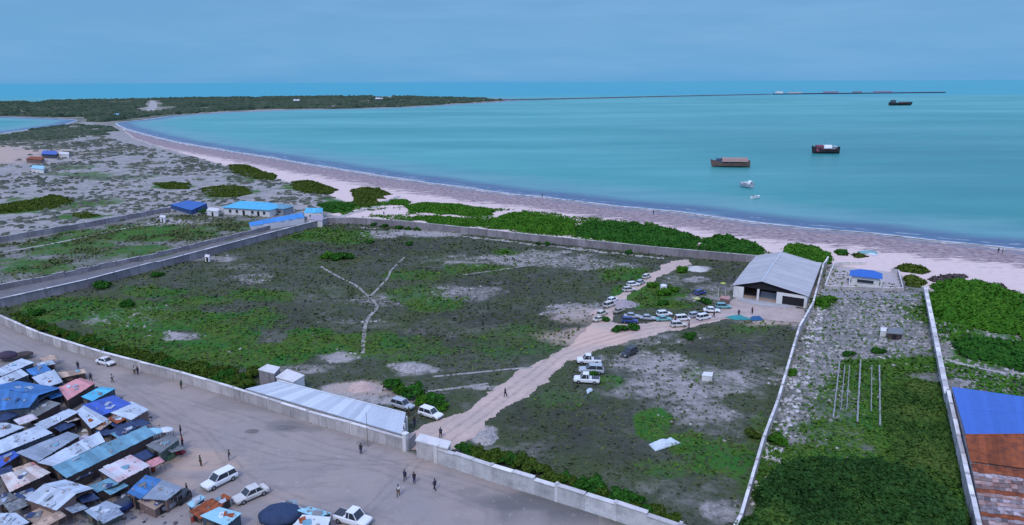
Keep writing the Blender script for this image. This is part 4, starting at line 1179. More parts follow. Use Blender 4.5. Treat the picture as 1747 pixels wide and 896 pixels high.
def shack(name, label, cat, quads, rmat, wmat, walls=True, group=None, inset=0.25, w=0.9, door=True, jit=.02, stuff=True, ring=None):
    """quads: list of roof slopes, each 4 (px,py,z) corners; first edge runs along the ridge/eave"""
    qs = [[G(*c) for c in q] for q in quads]
    cx = sum(p.x for q in qs for p in q) / (4 * len(qs)); cy = sum(p.y for q in qs for p in q) / (4 * len(qs))
    o = Vector((cx, cy, 0))
    root = empty(name, o)
    for q in qs:
        b = MB(); panels(b, [p - o for p in q], w, jit=jit)
        b.build('roof', rmat, root)
    if walls:
        if len(qs) == 1:
            rg = [p - o for p in qs[0]]
        else:      # gable: outer corners of both slopes and the ridge ends
            a, c2 = qs[0], qs[1]
            rg = [a[3] - o, a[2] - o, a[1] - o, c2[2] - o, c2[3] - o, a[0] - o] if ring is None else ring
        m = Vector((0, 0, 0))
        for p in rg: m += p
        m /= len(rg)
        r2 = [];zz = []
        for p in rg:
            d = Vector((p.x - m.x, p.y - m.y)); L = max(d.length, .01)
            d *= max(0, (L - inset)) / L
            r2.append((m.x + d.x, m.y + d.y)); zz.append(max(.4, p.z - 0.10))
        b = MB(); b.prism(r2, -0.05, zz, .5)
        b.build('wall', wmat, root)
        if door and len(rg) >= 4:
            # dark doorway and a lighter shutter on the side facing the open street (nearest the camera)
            best = min(range(len(r2)), key=lambda i: (r2[i][1] + r2[(i + 1) % len(r2)][1]))
            p0 = Vector(r2[best]); p1 = Vector(r2[(best + 1) % len(r2)])
            e_ = p1 - p0; L = e_.length
            if L > 1.4:
                e_.normalize(); nrm = Vector((e_.y, -e_.x))
                if nrm.dot(p0 + p1) < 0: nrm = -nrm
                c = p0 + e_ * L * .35 + nrm * .03
                hgt = min(1.9, min(zz) - .15)
                d = MB(); d.box((c.x, c.y, hgt / 2), (min(.95, L * .4), .05, hgt), math.atan2(e_.y, e_.x)); d.build('door', M_DARK, root)
                c = p0 + e_ * L * .72 + nrm * .035
                d = MB(); d.box((c.x, c.y, hgt * .62), (min(1.0, L * .3), .05, hgt * .45), math.atan2(e_.y, e_.x), .6); d.build('shutter', M_WOOD, root)
    return tag(root, label, cat, group)

def mono(pts, z=2.6, dz=0.35):
    """roof slope from pixel corners: far edge a bit higher than near edge"""
    mx = sum(p[0] for p in pts) / 4; my = sum(p[1] for p in pts) / 4
    pts = [(mx + (p[0] - mx) * 1.07, my + (p[1] - my) * 1.12) for p in pts]
    ys = [p[1] for p in pts]; lo, hi = min(ys), max(ys)
    return [(p[0], p[1], z + dz * (1 - (p[1] - lo) / max(hi - lo, 1)) - dz / 2) for p in pts]
SHK = [
    # label, pts, z, roof, wall
    ('pale metal roof stall, farthest up the left edge', [(-14, 635), (36, 614), (56, 620), (4, 641)], 2.6, S_LIGHT, W_BLUEGREY),
    ('pale metal roof stall, second down on the left edge', [(-14, 652), (34, 632), (47, 641), (-6, 662)], 2.5, S_LIGHT, W_BLUEGREY),
    ('tiny pale roofed kiosk above the small bright blue roof', [(62, 621), (88, 616), (94, 622), (66, 626)], 2.2, S_LIGHT, W_BROWN),
    ('small bright blue roof stall between two pale roofs', [(46, 632), (76, 623), (86, 632), (58, 641)], 2.4, S_BLUE, W_BLUEGREY),
    ('pale blue white roof stall left of the pink roof', [(56, 645), (92, 633), (106, 652), (76, 662)], 2.8, S_LIGHT, W_BLUEGREY),
    ('pink roofed stall on the street edge of the market', [(101, 662), (136, 647), (161, 655), (116, 682)], 2.6, S_PINK, W_BROWN),
    ('low reddish brown awning at the top edge of the market', [(100, 637), (142, 631), (146, 637), (106, 645)], 1.8, S_TAN, W_BROWN),
    ('turquoise blue roof stall right of the pink roof', [(140, 677), (170, 662), (196, 664), (158, 684)], 2.6, S_CYAN, W_BLUEGREY),
    ('deep violet blue roof stall near the street', [(143, 692), (194, 677), (222, 690), (171, 710)], 2.8, S_BLUE2, W_BLUEGREY),
    ('pale roof stall at the street corner right of the deep blue one', [(186, 703), (224, 687), (252, 700), (224, 716)], 2.7, S_LIGHT, W_PINK),
    ('pale blue square roof left below the deep blue roof', [(130, 703), (145, 695), (184, 716), (155, 730)], 2.7, S_LIGHT, W_BROWN),
    ('small tan canvas awning beside the pale square roof', [(158, 730), (182, 717), (190, 721), (172, 734)], 2.3, S_TAN, W_BROWN),
    ('small rusty red roof under the pale corner stall', [(184, 714), (203, 706), (220, 712), (200, 723)], 2.3, S_RUST, W_BROWN),
    ('dull dark blue roof right of the tan awning', [(188, 735), (222, 720), (236, 729), (204, 745)], 2.3, S_NAVY, W_BLUEGREY),
    ('long narrow pale roof running up to the square pale roof', [(60, 724), (116, 700), (132, 705), (78, 732)], 2.8, S_LIGHT, W_BROWN),
    ('long pale roof at the left edge above the grey roofs', [(-14, 757), (64, 729), (86, 741), (-14, 779)], 2.7, S_LIGHT, W_BLUEGREY),
    ('pale roof fragment at the left edge under the blue roof', [(-14, 724), (10, 723), (40, 730), (-14, 752)], 2.6, S_LIGHT, W_BLUEGREY),
    ('small deep blue roof at the left edge of the market', [(-14, 786), (22, 771), (32, 778), (-4, 800)], 2.2, S_BLUE2, W_BROWN),
    ('grey weathered roof left of the lavender pale roof', [(32, 772), (114, 740), (134, 746), (66, 786)], 2.8, S_GREY, W_BROWN),
    ('pale lavender roof wedged between two grey roofs', [(68, 788), (166, 740), (176, 756), (96, 794)], 2.8, S_LIGHT, W_BROWN),
    ('longest grey blue roof in the middle of the market', [(94, 794), (244, 732), (258, 746), (118, 812)], 2.8, S_TEAL, W_BROWN),
    ('dull grey pinkish roof at the end of the longest roof', [(250, 760), (288, 744), (306, 750), (274, 772)], 2.6, S_DULL, W_GREEN),
    ('white roof with faded pink patches beside the dirt clearing', [(170, 802), (222, 779), (254, 796), (202, 822)], 2.6, S_PPINK, W_BROWN),
    ('small teal roof below the white and pink roof', [(152, 830), (186, 818), (202, 826), (166, 840)], 2.2, S_TEAL, W_BROWN),
    ('bright blue roof next to the dirt clearing', [(218, 840), (248, 813), (274, 820), (240, 850)], 2.6, S_BLUE, W_PINK),
    ('lavender grey roof adjoining the bright blue roof', [(242, 850), (276, 821), (310, 833), (284, 853)], 2.5, S_GREY, W_PINK),
    ('rusty tan awning in front of the bright blue roof', [(236, 856), (262, 848), (282, 856), (264, 870)], 1.9, S_TAN, W_PINK),
    ('cream and red patched roof at the lower left', [(3, 812), (60, 796), (84, 808), (18, 838)], 2.4, S_CREAM, W_BROWN),
    ('pale blue roof in the bottom left corner', [(-14, 878), (26, 877), (48, 892), (-10, 912)], 2.5, S_LIGHT, W_BLUEGREY),
    ('dull grey roof at the bottom right of the gabled grey roof', [(146, 872), (182, 857), (206, 866), (168, 888)], 2.2, S_GREY, W_GREEN),
    ('pale cyan square roof at the bottom by the cars', [(344, 881), (374, 867), (411, 877), (384, 897)], 2.4, S_CYANP, W_BLUEGREY),
    ('rusty red low roof left of the pale cyan roof', [(324, 872), (352, 856), (366, 862), (338, 880)], 1.8, S_RUST, W_PINK),
    ('rust brown awning just below the nearest white car', [(362, 858), (382, 844), (394, 850), (376, 864)], 1.7, S_RUST, W_BROWN),
    ('narrow pale blue awning left of the nearest white car', [(320, 860), (342, 846), (350, 850), (328, 866)], 1.7, S_CYANP, W_BLUEGREY),
    ('white roof at the bottom between dark dome and pickup', [(498, 900), (516, 880), (562, 884), (556, 904)], 2.2, S_WHITE, W_BLUEGREY),
    ('cyan roof strip behind the white roof near the pickup', [(508, 872), (530, 866), (564, 876), (540, 883)], 2.2, S_CYANP, W_BLUEGREY),
    ('thin pale awning right of the dark dome', [(482, 858), (496, 856), (518, 868), (506, 873)], 2.0, S_LIGHT, W_BLUEGREY),
    ('grey brown roof below the big blue gable', [(34, 700), (78, 684), (102, 690), (60, 712)], 2.0, S_DULL, W_BROWN),
    ('dark grey roof just below the cream patched roof', [(20, 846), (54, 834), (66, 842), (34, 856)], 2.0, S_NAVY, W_BROWN),
    ('small dull roof on the left of the gabled grey roof', [(-10, 848), (16, 842), (30, 850), (0, 862)], 2.1, S_DULL, W_BROWN),
    ('dull reddish roof at the bottom left behind the pale corner roof', [(40, 882), (70, 868), (94, 878), (60, 894)], 1.8, S_TAN, W_PINK),
    ('dark low roof between the longest roof and the teal one', [(106, 816), (140, 802), (158, 808), (120, 824)], 1.8, S_NAVY, W_BROWN),
]
for lb, pts, z, rm, wm in SHK:
    shack('market_stall', lb, 'stall', [mono(pts, z - .35)], rm, wm, w=random.choice([0.8, 0.9, 1.0]))
# two gabled ones
shack('market_stall', 'large blue gabled roof at the left edge of the market', 'stall',
      [[(-16, 660, 3.6), (66, 675, 3.6), (50, 696, 2.6), (-20, 704, 2.6)], [(66, 675, 3.6), (-16, 660, 3.6), (30, 651, 2.9), (104, 663, 2.9)]], S_BLUE, W_BLUEGREY, door=False)
shack('market_stall', 'pale grey gabled roof at the lower left, brightest near slope', 'stall',
      [[(74, 827, 3.2), (130, 843, 3.2), (96, 872, 2.3), (42, 853, 2.3)], [(130, 843, 3.2), (74, 827, 3.2), (110, 819, 2.5), (160, 834, 2.5)]], S_LIGHT, W_PINK, door=False)

# tarp-domed stalls
def dome(name, label, pc, r, h, z0, mat, squash=0.8, rz=0.0, ribs=8):
    c = G(pc[0], pc[1]); root = empty(name, c, rz)
    rings = []
    for i in range(9):
        f = i / 8 * math.pi / 2
        rr = r * math.cos(f) + .02; z = z0 + h * math.sin(f)
        rings.append([(rr * math.cos(2 * math.pi * k / 32) * (1 + .03 * math.cos(ribs * 2 * math.pi * k / 32)), squash * rr * math.sin(2 * math.pi * k / 32) * (1 + .03 * math.cos(ribs * 2 * math.pi * k / 32)), z) for k in range(32)])
    b = MB(); b.loft(rings); b.build('canopy', mat, root, smooth=True)
    for k in range(6):
        a = 2 * math.pi * (k + .5) / 6
        p = MB(); p.tube((r * .9 * math.cos(a), squash * r * .9 * math.sin(a), 0), (r * .9 * math.cos(a), squash * r * .9 * math.sin(a), z0 + .1), .04, .04, 6); p.build('pole', M_WOOD, root)
    return tag(root, label, 'tent')
dome('tarp_tent', 'dark navy domed tarp tent at the bottom by the pale roofs', (480, 893), 2.9, 1.3, 1.1, dirty('tarp_navy', (0.035, 0.060, 0.125), (0.025, 0.035, 0.07), .7, .7, .6))
dome('tarp_tent', 'pale green domed tarp at the end of the longest roof', (262, 752), 1.7, .45, 1.5, S_CYANP, .7)
dome('tarp_tent', 'small white domed tarp nearest the street by the red cloth', (284, 748), 1.3, .4, 1.4, S_WHITE, .7)
dome('tarp_tent', 'dark purple tarp heap at the top left of the market', (14, 616), 2.0, 1.2, .9, dirty('tarp_purple', (0.07, 0.05, 0.08), (0.03, 0.025, 0.04), .7, .8, .6))
dome('tarp_tent', 'low brownish tarp shelter at the top left behind the pale stalls', (42, 612), 1.8, .6, .8, W_BROWN)

# crates, sacks and drums around the stalls, each a thing
def crate(label, pc, col, sz=(1.0, .7, .6), rz=0.3):
    c = G(*pc); root = empty('crate', c, rz)
    b = MB(); b.box((0, 0, sz[2] / 2), sz); b.build('box', col, root)
    s = MB()
    for k in (-1, 1):
        for z in (.2, .8): s.box((0, k * (sz[1] / 2 + .015), sz[2] * z), (sz[0] + .05, .03, .09))
    s.build('slats', M_WOOD, root)
    l = MB(); l.box((0, 0, sz[2] + .025), (sz[0] + .06, sz[1] + .06, .04)); l.build('lid', col, root)
    return tag(root, label, 'crate')
def drum(label, pc, mat):
    root = empty('drum', G(*pc)); b = MB()
    b.tube((0, 0, 0), (0, 0, .88), .29, .29, 14); b.build('barrel', mat, root)
    for z in (.28, .58):
        r_ = MB(); r_.tube((0, 0, z), (0, 0, z + .03), .31, .31, 14); r_.build('hoop', mat, root)
    l = MB(); l.tube((0, 0, .88), (0, 0, .92), .30, .27, 14); l.build('lid', M_METAL, root)
    return tag(root, label, 'drum')
P_ORANGE = paint('orange', (0.5, 0.2, 0.05)); P_GREEN = paint('green', (0.06, 0.2, 0.1))
for i, (lb, pc, cm) in enumerate([
    ('red crate beside the long stall by the dirt clearing', (300, 776), P_RED), ('rusty orange crate below the nearest white car', (352, 872), P_ORANGE), ('dark red crate behind the pale cyan roof', (368, 868), P_RED),
    ('tan crate in the gap left of the gabled grey roof', (36, 866), P_CREAM), ('cream crate beside the bright blue roof', (288, 862), P_CREAM), ('grey crate at the foot of the deep blue stall', (178, 722), P_GREY),
    ('blue crate in the dark alley below the big blue roof', (14, 716), P_BLUE), ('dark green crate below the teal roof', (176, 848), P_GREEN), ('white crate in front of the rusty tan awning', (258, 876), P_WHITE),
    ('orange crate on the cream patched roof stall corner', (70, 822), P_ORANGE), ('green crate at the end of the dull pinkish roof', (290, 784), P_GREEN), ('cream crate by the tan canvas awning', (150, 742), P_CREAM)]):
    crate(lb, pc, cm, (random.uniform(.8, 1.5), random.uniform(.6, 1.0), random.uniform(.5, .9)), random.uniform(0, 3))
for lb, pc, cm in [('blue drum standing in the alley beside the dark blue roof', (214, 748), P_BLUE), ('rusty drum beside the white and pink roof', (262, 806), S_RUST), ('white drum at the corner of the bright blue roof', (212, 856), P_WHITE),
                   ('red drum at the bottom edge left of the cyan roof', (330, 890), P_RED), ('black drum between the grey and long pale roofs', (92, 752), P_BLACK), ('blue drum by the dark dome tent', (448, 884), P_BLUE)]:
    drum(lb, pc, cm)
# loose market clutter that nobody could count
x, y = scatter(P([(-10, 640), (100, 630), (160, 660), (250, 700), (300, 760), (255, 800), (300, 850), (320, 895), (-10, 895)]), 2600)
r = rng.uniform(.1, .38, len(x))
o = fol_mesh('clutter', [lumps_np(np.stack([x, y, np.zeros(len(x))], 1), r, r * .8, rng.uniform(0, 1, len(x)), 6, 3, .4)], sheet_mat('clutter_mixed', (0.13, 0.14, 0.17), (0.26, 0.15, 0.12), .8, .9, 1.2, 1.0))
tag(o, 'loose goods and litter filling the gaps between market stalls', 'clutter', kind='stuff')
x, y = scatter(street, 30000)
k = (rng.random(len(x)) < .05) & (y > 60)
x, y = x[k], y[k]; r = rng.uniform(.04, .13, len(x))
o = fol_mesh('litter', [lumps_np(np.stack([x, y, np.zeros(len(x)) + .02], 1), r, r * .4, rng.uniform(0, 1, len(x)), 5, 3, .4)], sheet_mat('litter_mixed', (0.30, 0.27, 0.26), (0.45, 0.42, 0.41), .6, .9, 1.2, 1.0))
tag(o, 'small stones and litter scattered on the dirt street', 'litter', kind='stuff')

# ------------------------------------------------------------------ long metal shed inside the street wall
def long_shed():
    w0, w1 = G(418, 686.5), G(684, 767)
    du = (w1 - w0).normalized(); inn = Vector((-du.y, du.x, 0)) * .42
    pts = [w0 + inn + Vector((0, 0, 2.45)), w1 + inn + Vector((0, 0, 2.45)), G(692, 706, 3.7), G(476, 651, 3.7)]
    o = pts[0].copy(); o.z = 0
    root = empty('long_shed', o)
    b = MB()
    A, B, C_, D = [p - o for p in pts]
    n = 29
    up_ = Vector((0, 0, 1))
    bright = {4, 7, 8, 11, 12, 16, 17, 21}
    for i in range(n):
        t0, t1 = i / n, (i + 1) / n
        tn = 1.25 if i in bright else random.uniform(.15, .6)
        m = 6
        vs_ = []; fs_ = []
        for j in range(m + 1):
            u = t0 + (t1 - t0) * j / m
            zz = (0.03 if j % 2 else 0) + (i % 2) * .012
            a = A.lerp(B, u); d = D.lerp(C_, u)
            vs_ += [a + up_ * zz, d + up_ * zz, a + up_ * (zz - .05), d + up_ * (zz - .05)]
        for j in range(m):
            k = j * 4
            fs_ += [(k, k + 4, k + 5, k + 1), (k + 2, k + 3, k + 7, k + 6), (k, k + 2, k + 6, k + 4), (k + 1, k + 5, k + 7, k + 3)]
        b.add(vs_, fs_, tn)
    b.build('roof', S_SHED, root)
    rc = MB(); rc.tube(D + Vector((0, 0, .06)), C_ + Vector((0, 0, .06)), .12, .12, 8); rc.build('ridge_cap', S_WHITE, root)
    g = MB(); g.tube(A - Vector((0, 0, .12)), B - Vector((0, 0, .12)), .09, .09, 8); g.build('gutter', M_METAL, root)
    w = MB()
    def ins(p, f=.985):
        m_ = (A + B + C_ + D) / 4
        return m_ + (p - m_) * f
    ring = [ins(A), ins(B), ins(C_), ins(D)]
    w.prism([(p.x, p.y) for p in ring], -.05, [p.z - .15 for p in ring])
    w.build('wall', M_WALL, root)
    # dark end opening with white posts on the gate side
    e_ = (C_ - B).normalized(); nn = Vector((e_.y, -e_.x, 0)).normalized()
    for k, s in enumerate((.25, .65)):
        c = ins(B).lerp(ins(C_), s) + nn * .04
        d = MB(); d.box((c.x, c.y, 1.15), (2.0, .06, 2.3), math.atan2(e_.y, e_.x)); d.build('doorway', M_DARK, root)
    for s in (.02, .45, .97):
        c = B.lerp(C_, s) + nn * .12
        d = MB(); d.box((c.x, c.y, 1.6), (.28, .28, 3.2), math.atan2(e_.y, e_.x)); d.build('post', M_WHITE, root)
    return tag(root, 'long white corrugated shed roof leaning behind the street wall', 'shed')
long_shed()
# gatehouse, gate leaves and pillars
def building(name, label, cat, ring_px, z, wmat, roof_mat, rz_over=.25, roof_t=.18, doors=(), parapet=False):
    """flat-roofed box house: ring_px are the roof corners seen at height z"""
    pts = [G(a, b, z) for a, b in ring_px]
    o = sum(pts, Vector()) / len(pts); o.z = 0
    root = empty(name, o)
    rg = [(p.x - o.x, p.y - o.y) for p in pts]
    ins = [(x * .94, y * .94) for x, y in rg]
    b = MB(); b.prism(ins, -.05, z - roof_t - .003); b.build('wall', wmat, root)
    b = MB(); b.prism(rg, z - roof_t, z); b.build('roof', roof_mat, root)
    n = len(ins)
    for (side, s, w, h, zc, kind) in doors:
        p0 = Vector(ins[side]); p1 = Vector(ins[(side + 1) % n]); e_ = p1 - p0; L = e_.length; e_.normalize()
        nn = Vector((e_.y, -e_.x))
        if nn.dot((p0 + p1) / 2) < 0: nn = -nn
        c = p0 + e_ * L * s + nn * .03
        d = MB(); d.box((c.x, c.y, zc), (w, .06, h), math.atan2(e_.y, e_.x))
        ob = d.build(kind, M_DARK if kind != 'window' else M_GLASS, root)
        if kind == 'window':
            f = MB()
            for sx_, sw, sz_, sh in ((0, w + .16, h / 2 + .04, .08), (0, w + .16, -h / 2 - .04, .08), (-w / 2 - .04, .08, 0, h), (w / 2 + .04, .08, 0, h)):
                cc = c + e_ * sx_ + nn * .02
                f.box((cc.x, cc.y, zc + sz_), (sw, .06, sh), math.atan2(e_.y, e_.x))
            f.build('frame', M_WHITE, ob)
    return tag(root, label, cat)
building('small_hut', 'small white flat roofed hut behind the end of the long shed', 'hut', [(470, 644), (490, 630), (520, 641), (500, 653)], 2.9, M_WHITE, M_COPE, doors=((3, .5, .8, 1.9, .95, 'door'), (0, .5, .8, .7, 1.5, 'window')))
building('small_hut', 'taller grey walled hut left of the white flat roofed one', 'hut', [(440, 631), (456, 622), (478, 627), (468, 638)], 3.3, M_WALLG, M_COPE, doors=((0, .5, .8, 1.9, .95, 'door'),))
building('gatehouse', 'pale flat canopy over the compound gate', 'gatehouse', [(708, 752), (716, 740), (770, 754), (764, 766)], 3.0, M_WALL, M_COPE, doors=((3, .08, .9, 2.1, 1.05, 'gate_opening'), (0, .5, 1.0, 2.0, 1.0, 'doorway')))
def gate():
    a = G(692, 770); b_ = G(746, 790)
    root = empty('compound_gate', a)
    d = b_ - a; L = d.length; u = d.normalized(); rz = math.atan2(u.y, u.x)
    for s in (0.01, .99):
        c = u * L * s; p = MB(); p.box((c.x, c.y, 1.5), (.7, .7, 3.0), rz); o_ = p.build('pillar', M_COPE, root)
        q = MB(); q.box((c.x, c.y, 3.08), (.9, .9, .16), rz); q.build('cap', M_WHITE, o_)
    c = u * .9
    n_ = Vector((-u.y, u.x, 0))
    p = MB(); cc = u * .45 + n_ * 1.2; p.box((cc.x, cc.y, 1.15), (.06, 2.3, 2.1), rz + .25); p.build('gate_leaf', P_GREY, root)
    p = MB(); cc = u * (L - .5) + n_ * 1.3; p.box((cc.x, cc.y, 1.15), (.06, 2.3, 2.1), rz - .2); p.build('gate_leaf', P_BLUE, root)
    return tag(root, 'open street gate with two pale pillars in the long wall', 'gate')
gate()

# ------------------------------------------------------------------ warehouse
def warehouse():
    ev, rg = 3.3, 5.6
    L_ = G(1249, 488, ev); R_ = G(1380, 507, ev); BR = G(1402, 449, ev); AP = G(1299, 482, rg)
    dep = BR - R_
    o = L_.copy(); o.z = 0
    root = empty('warehouse', o)
    l, r, ap = L_ - o, R_ - o, AP - o
    # keep the apex over the front line
    e_ = (r - l); t_ = max(.3, min(.6, (Vector((ap.x, ap.y)) - Vector((l.x, l.y))).dot(Vector((e_.x, e_.y))) / Vector((e_.x, e_.y)).length_squared))
    ap = l + e_ * t_; ap.z = rg
    bl, br, bap = l + dep, r + dep, ap + dep
    for q in ([ap, bap, bl, l], [bap, ap, r, br]):
        b = MB(); panels(b, q, 1.05, .05, .004); b.build('roof', S_WROOF, root)
    b = MB(); b.tube(ap + Vector((0, 0, .08)), bap + Vector((0, 0, .08)), .16, .16, 8); b.build('ridge_cap', S_WHITE, root)
    u = e_.normalized(); f = dep.normalized()
    cen = (l + r + bl + br) / 4
    def ins(p, k=.5):
        q = Vector((p.x, p.y, 0)); q += u * (k if (p - cen).dot(u) < 0 else -k); q += f * (k if (p - cen).dot(f) < 0 else -k); return q
    il, ir, ibl, ibr = ins(l), ins(r), ins(bl), ins(br)
    W_ = (ir - il).length; rzf = math.atan2((ir - il).y, (ir - il).x); D_ = (ibl - il).length; rzs = math.atan2((ibl - il).y, (ibl - il).x)
    def wallbox(c0, c1, h, z0=0.0, th=.25, mat=M_WHITE, name='wall'):
        m_ = (c0 + c1) / 2; b = MB(); b.box((m_.x, m_.y, z0 + h / 2), ((c1 - c0).length, th, h), math.atan2((c1 - c0).y, (c1 - c0).x)); return b.build(name, mat, root)
    eh = ev - .12
    wallbox(il, ibl, eh); wallbox(ir, ibr, eh); wallbox(ibl, ibr, eh)
    def at(s): return il.lerp(ir, s)
    # front: pier, wide open bay, wall, dark sheet for the unlit door opening
    wallbox(at(0.0), at(.10), eh, th=.27, name='front_wall'); wallbox(at(.10), at(.14), eh - 0.01, th=.4, name='pillar')
    wallbox(at(.33), at(.36), eh, th=.4, name='pillar'); wallbox(at(.60), at(.68), eh, th=.27, name='front_wall')
    wallbox(at(.97), at(1.0), eh, th=.27, name='front_wall')
    wallbox(at(.68), at(.97), .75, z0=eh - .75, th=.26, name='lintel')
    back = f * 3.0
    wallbox(at(.36) + back, at(.58) + back, 1.9, z0=.0, th=.2, name='inner_wall', mat=dirty('inner_blue', (0.24, 0.28, 0.33), (0.15, 0.17, 0.2)))
    wallbox(at(.14) + back * 1.6, at(.36) + back * 1.6, 1.0, th=.3, name='stacked_goods', mat=W_BROWN)
    wallbox(at(.685) + f * .1, at(.965) + f * .1, eh - .78, th=.08, mat=M_DARK, name='roller_door')  # near-black sheet paints the darkness inside the door opening
    # dark sheet painting the unlit open gable, recessed under the roof edge
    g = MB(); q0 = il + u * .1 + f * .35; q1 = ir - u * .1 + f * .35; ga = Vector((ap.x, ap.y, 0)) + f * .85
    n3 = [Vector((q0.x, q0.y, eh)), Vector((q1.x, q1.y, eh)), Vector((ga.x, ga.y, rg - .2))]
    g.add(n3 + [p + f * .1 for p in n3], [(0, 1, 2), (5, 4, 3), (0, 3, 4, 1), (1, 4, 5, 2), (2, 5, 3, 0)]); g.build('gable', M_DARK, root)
    fl = MB(); fl.prism([(il.x, il.y), (ir.x, ir.y), (ibr.x, ibr.y), (ibl.x, ibl.y)], -.05, .16); fl.build('floor', M_YARD, root)
    for s in range(5):
        c = il.lerp(ibl, .1 + .2 * s) - u * .14; b = MB(); b.box((c.x, c.y, 2.1), (1.6, .06, .7), rzs); b.build('window', M_GLASS, root)
    return tag(root, 'large warehouse with pale gabled metal roof and dark open front', 'warehouse')
S_WROOF = sheet_mat('sheet_warehouse', (0.47, 0.455, 0.45), (0.38, 0.37, 0.37), .08, .55, .25)
warehouse()

# ------------------------------------------------------------------ kiosk with blue hip roof and its yard
def hip_house(name, label, fl, fr, depth, ev, rh, over, rmat, wmat, wins=(), back_posts=False, ridge=.35):
    FL = G(fl[0], fl[1], ev); FR = G(fr[0], fr[1], ev)
    o = FL.copy(); o.z = 0
    root = empty(name, o)
    u = (FR - FL); W_ = u.length; u.normalize(); f = Vector((-u.y, u.x, 0))
    a, b_, c, d = Vector((0, 0, ev)), u * W_ + Vector((0, 0, ev)), u * W_ + f * depth + Vector((0, 0, ev)), f * depth + Vector((0, 0, ev))
    r0 = u * W_ * ridge + f * depth / 2 + Vector((0, 0, rh)); r1 = u * W_ * (1 - ridge) + f * depth / 2 + Vector((0, 0, rh))
    m = MB(); th = Vector((0, 0, -.08))
    vs_ = [a, b_, c, d, r0, r1] + [p + th for p in (a, b_, c, d)]
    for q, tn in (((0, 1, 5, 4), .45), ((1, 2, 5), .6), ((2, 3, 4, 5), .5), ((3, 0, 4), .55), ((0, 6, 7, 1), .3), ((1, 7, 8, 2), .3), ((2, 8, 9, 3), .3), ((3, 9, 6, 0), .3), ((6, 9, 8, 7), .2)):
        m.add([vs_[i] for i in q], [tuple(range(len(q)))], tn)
    m.build('roof', rmat, root)
    w = MB(); k = over
    w.prism([((u * k + f * k).x, (u * k + f * k).y), ((u * (W_ - k) + f * k).x, (u * (W_ - k) + f * k).y), ((u * (W_ - k) + f * (depth - k)).x, (u * (W_ - k) + f * (depth - k)).y), ((u * k + f * (depth - k)).x, (u * k + f * (depth - k)).y)], -.05, ev - .09)
    w.build('wall', wmat, root)
    rz = math.atan2(u.y, u.x)
    for (s, ww, h, zc, kind) in wins:
        p = u * W_ * s + f * (k - .03)
        q = MB(); q.box((p.x, p.y, zc), (ww, .06, h), rz); ob = q.build(kind, M_GLASS if kind == 'window' else M_DARK, root)
        if kind == 'window' :
            q = MB(); q.box((p.x - f.x * .06, p.y - f.y * .06, zc - h / 2 - .06), (ww + .3, .16, .1), rz); q.build('sill', M_WHITE, ob)
    return tag(root, label, 'building'), u, f, W_
k_, u, f, W_ = hip_house('kiosk', 'white kiosk with bright blue hipped roof by the beach', (1449, 471), (1506, 477), 6.5, 2.9, 4.3, .7, sheet_mat('sheet_kiosk', (0.035, 0.15, 0.50), (0.03, 0.12, 0.42), .12), M_WHITE, ((.5, 4.2, .9, 1.45, 'window'),), ridge=.3)
for s in (.03, .97):
    q = MB(); p = u * W_ * s + f * .12; q.box((p.x, p.y, 1.4), (.3, .3, 2.8), math.atan2(u.y, u.x)); q.build('column', M_WHITE, k_)
q = MB(); p = u * W_ * .5 - f * .3; q.box((p.x, p.y, .45), (W_ * .96, .2, .9), math.atan2(u.y, u.x)); q.build('porch_wall', M_WHITE, k_)
wall('yard_wall', P([(1407, 494), (1418, 466), (1424, 455), (1478, 452)]), 1.1, .15, 'low pale wall on the left side of the kiosk yard', M_COPE, M_WHITE, .25, 4.0)
wall('yard_wall', P([(1408, 495), (1460, 497), (1505, 499), (1540, 499), (1532, 468), (1520, 465)]), 1.1, .15, 'low pale wall round the front and right of the kiosk yard', M_WALL, M_COPE, .25, 4.0)
# thin poles by the kiosk and beach
def pole(label, pc, h, r=.07, mat=None, arm=0.0, name='utility_pole', rz=0.0, cat='pole'):
    root = empty(name, G(*pc), rz)
    b = MB(); b.tube((0, 0, -.2), (0, 0, h), r, r * .7, 8); b.build('shaft', mat or M_WOOD, root)
    if arm:
        b = MB(); b.box((0, 0, h - .35), (arm, .09, .09)); b.build('crossarm', mat or M_WOOD, root)
        for s in (-.42, 0.02, .42):
            b = MB(); b.tube((s * arm, 0, h - .3), (s * arm, 0, h - .12), .04, .03, 6); b.build('insulator', M_WHITE, root)
    else:
        b = MB(); b.box((0, 0, h + .03), (r * 3, r * 3, .06)); b.build('cap', M_METAL, root)
    return tag(root, label, cat)
pole('thin pole standing in the street below the long shed roof', (628, 764), 6.0, .05)
pole('leaning pale pole behind the parked car at the street wall', (181, 628), 4.2, .06, M_WHITE)
pole('tall pole at the beach wall above the dirt road', (1189, 444), 5.5, .09, M_WOOD, .9)
pole('second shorter pole at the beach wall, right of the tall one', (1201, 440), 4.6, .08, M_WOOD)
pole('slender white pole at the kiosk yard corner', (1419, 457), 3.6, .07, M_WHITE)
pole('thin pale pole at the bottom end of the plastered wall', (1129, 888), 3.2, .05, M_WOOD)
pole('white post left of the warehouse, first of two', (1225, 508), 2.4, .07, M_WHITE, name='post')
pole('white post left of the warehouse, second of two', (1237, 509), 2.4, .07, M_WHITE, name='post')
pole('thin pole with the person beside it near the cars', (394, 800), 2.2, .04, M_WHITE)

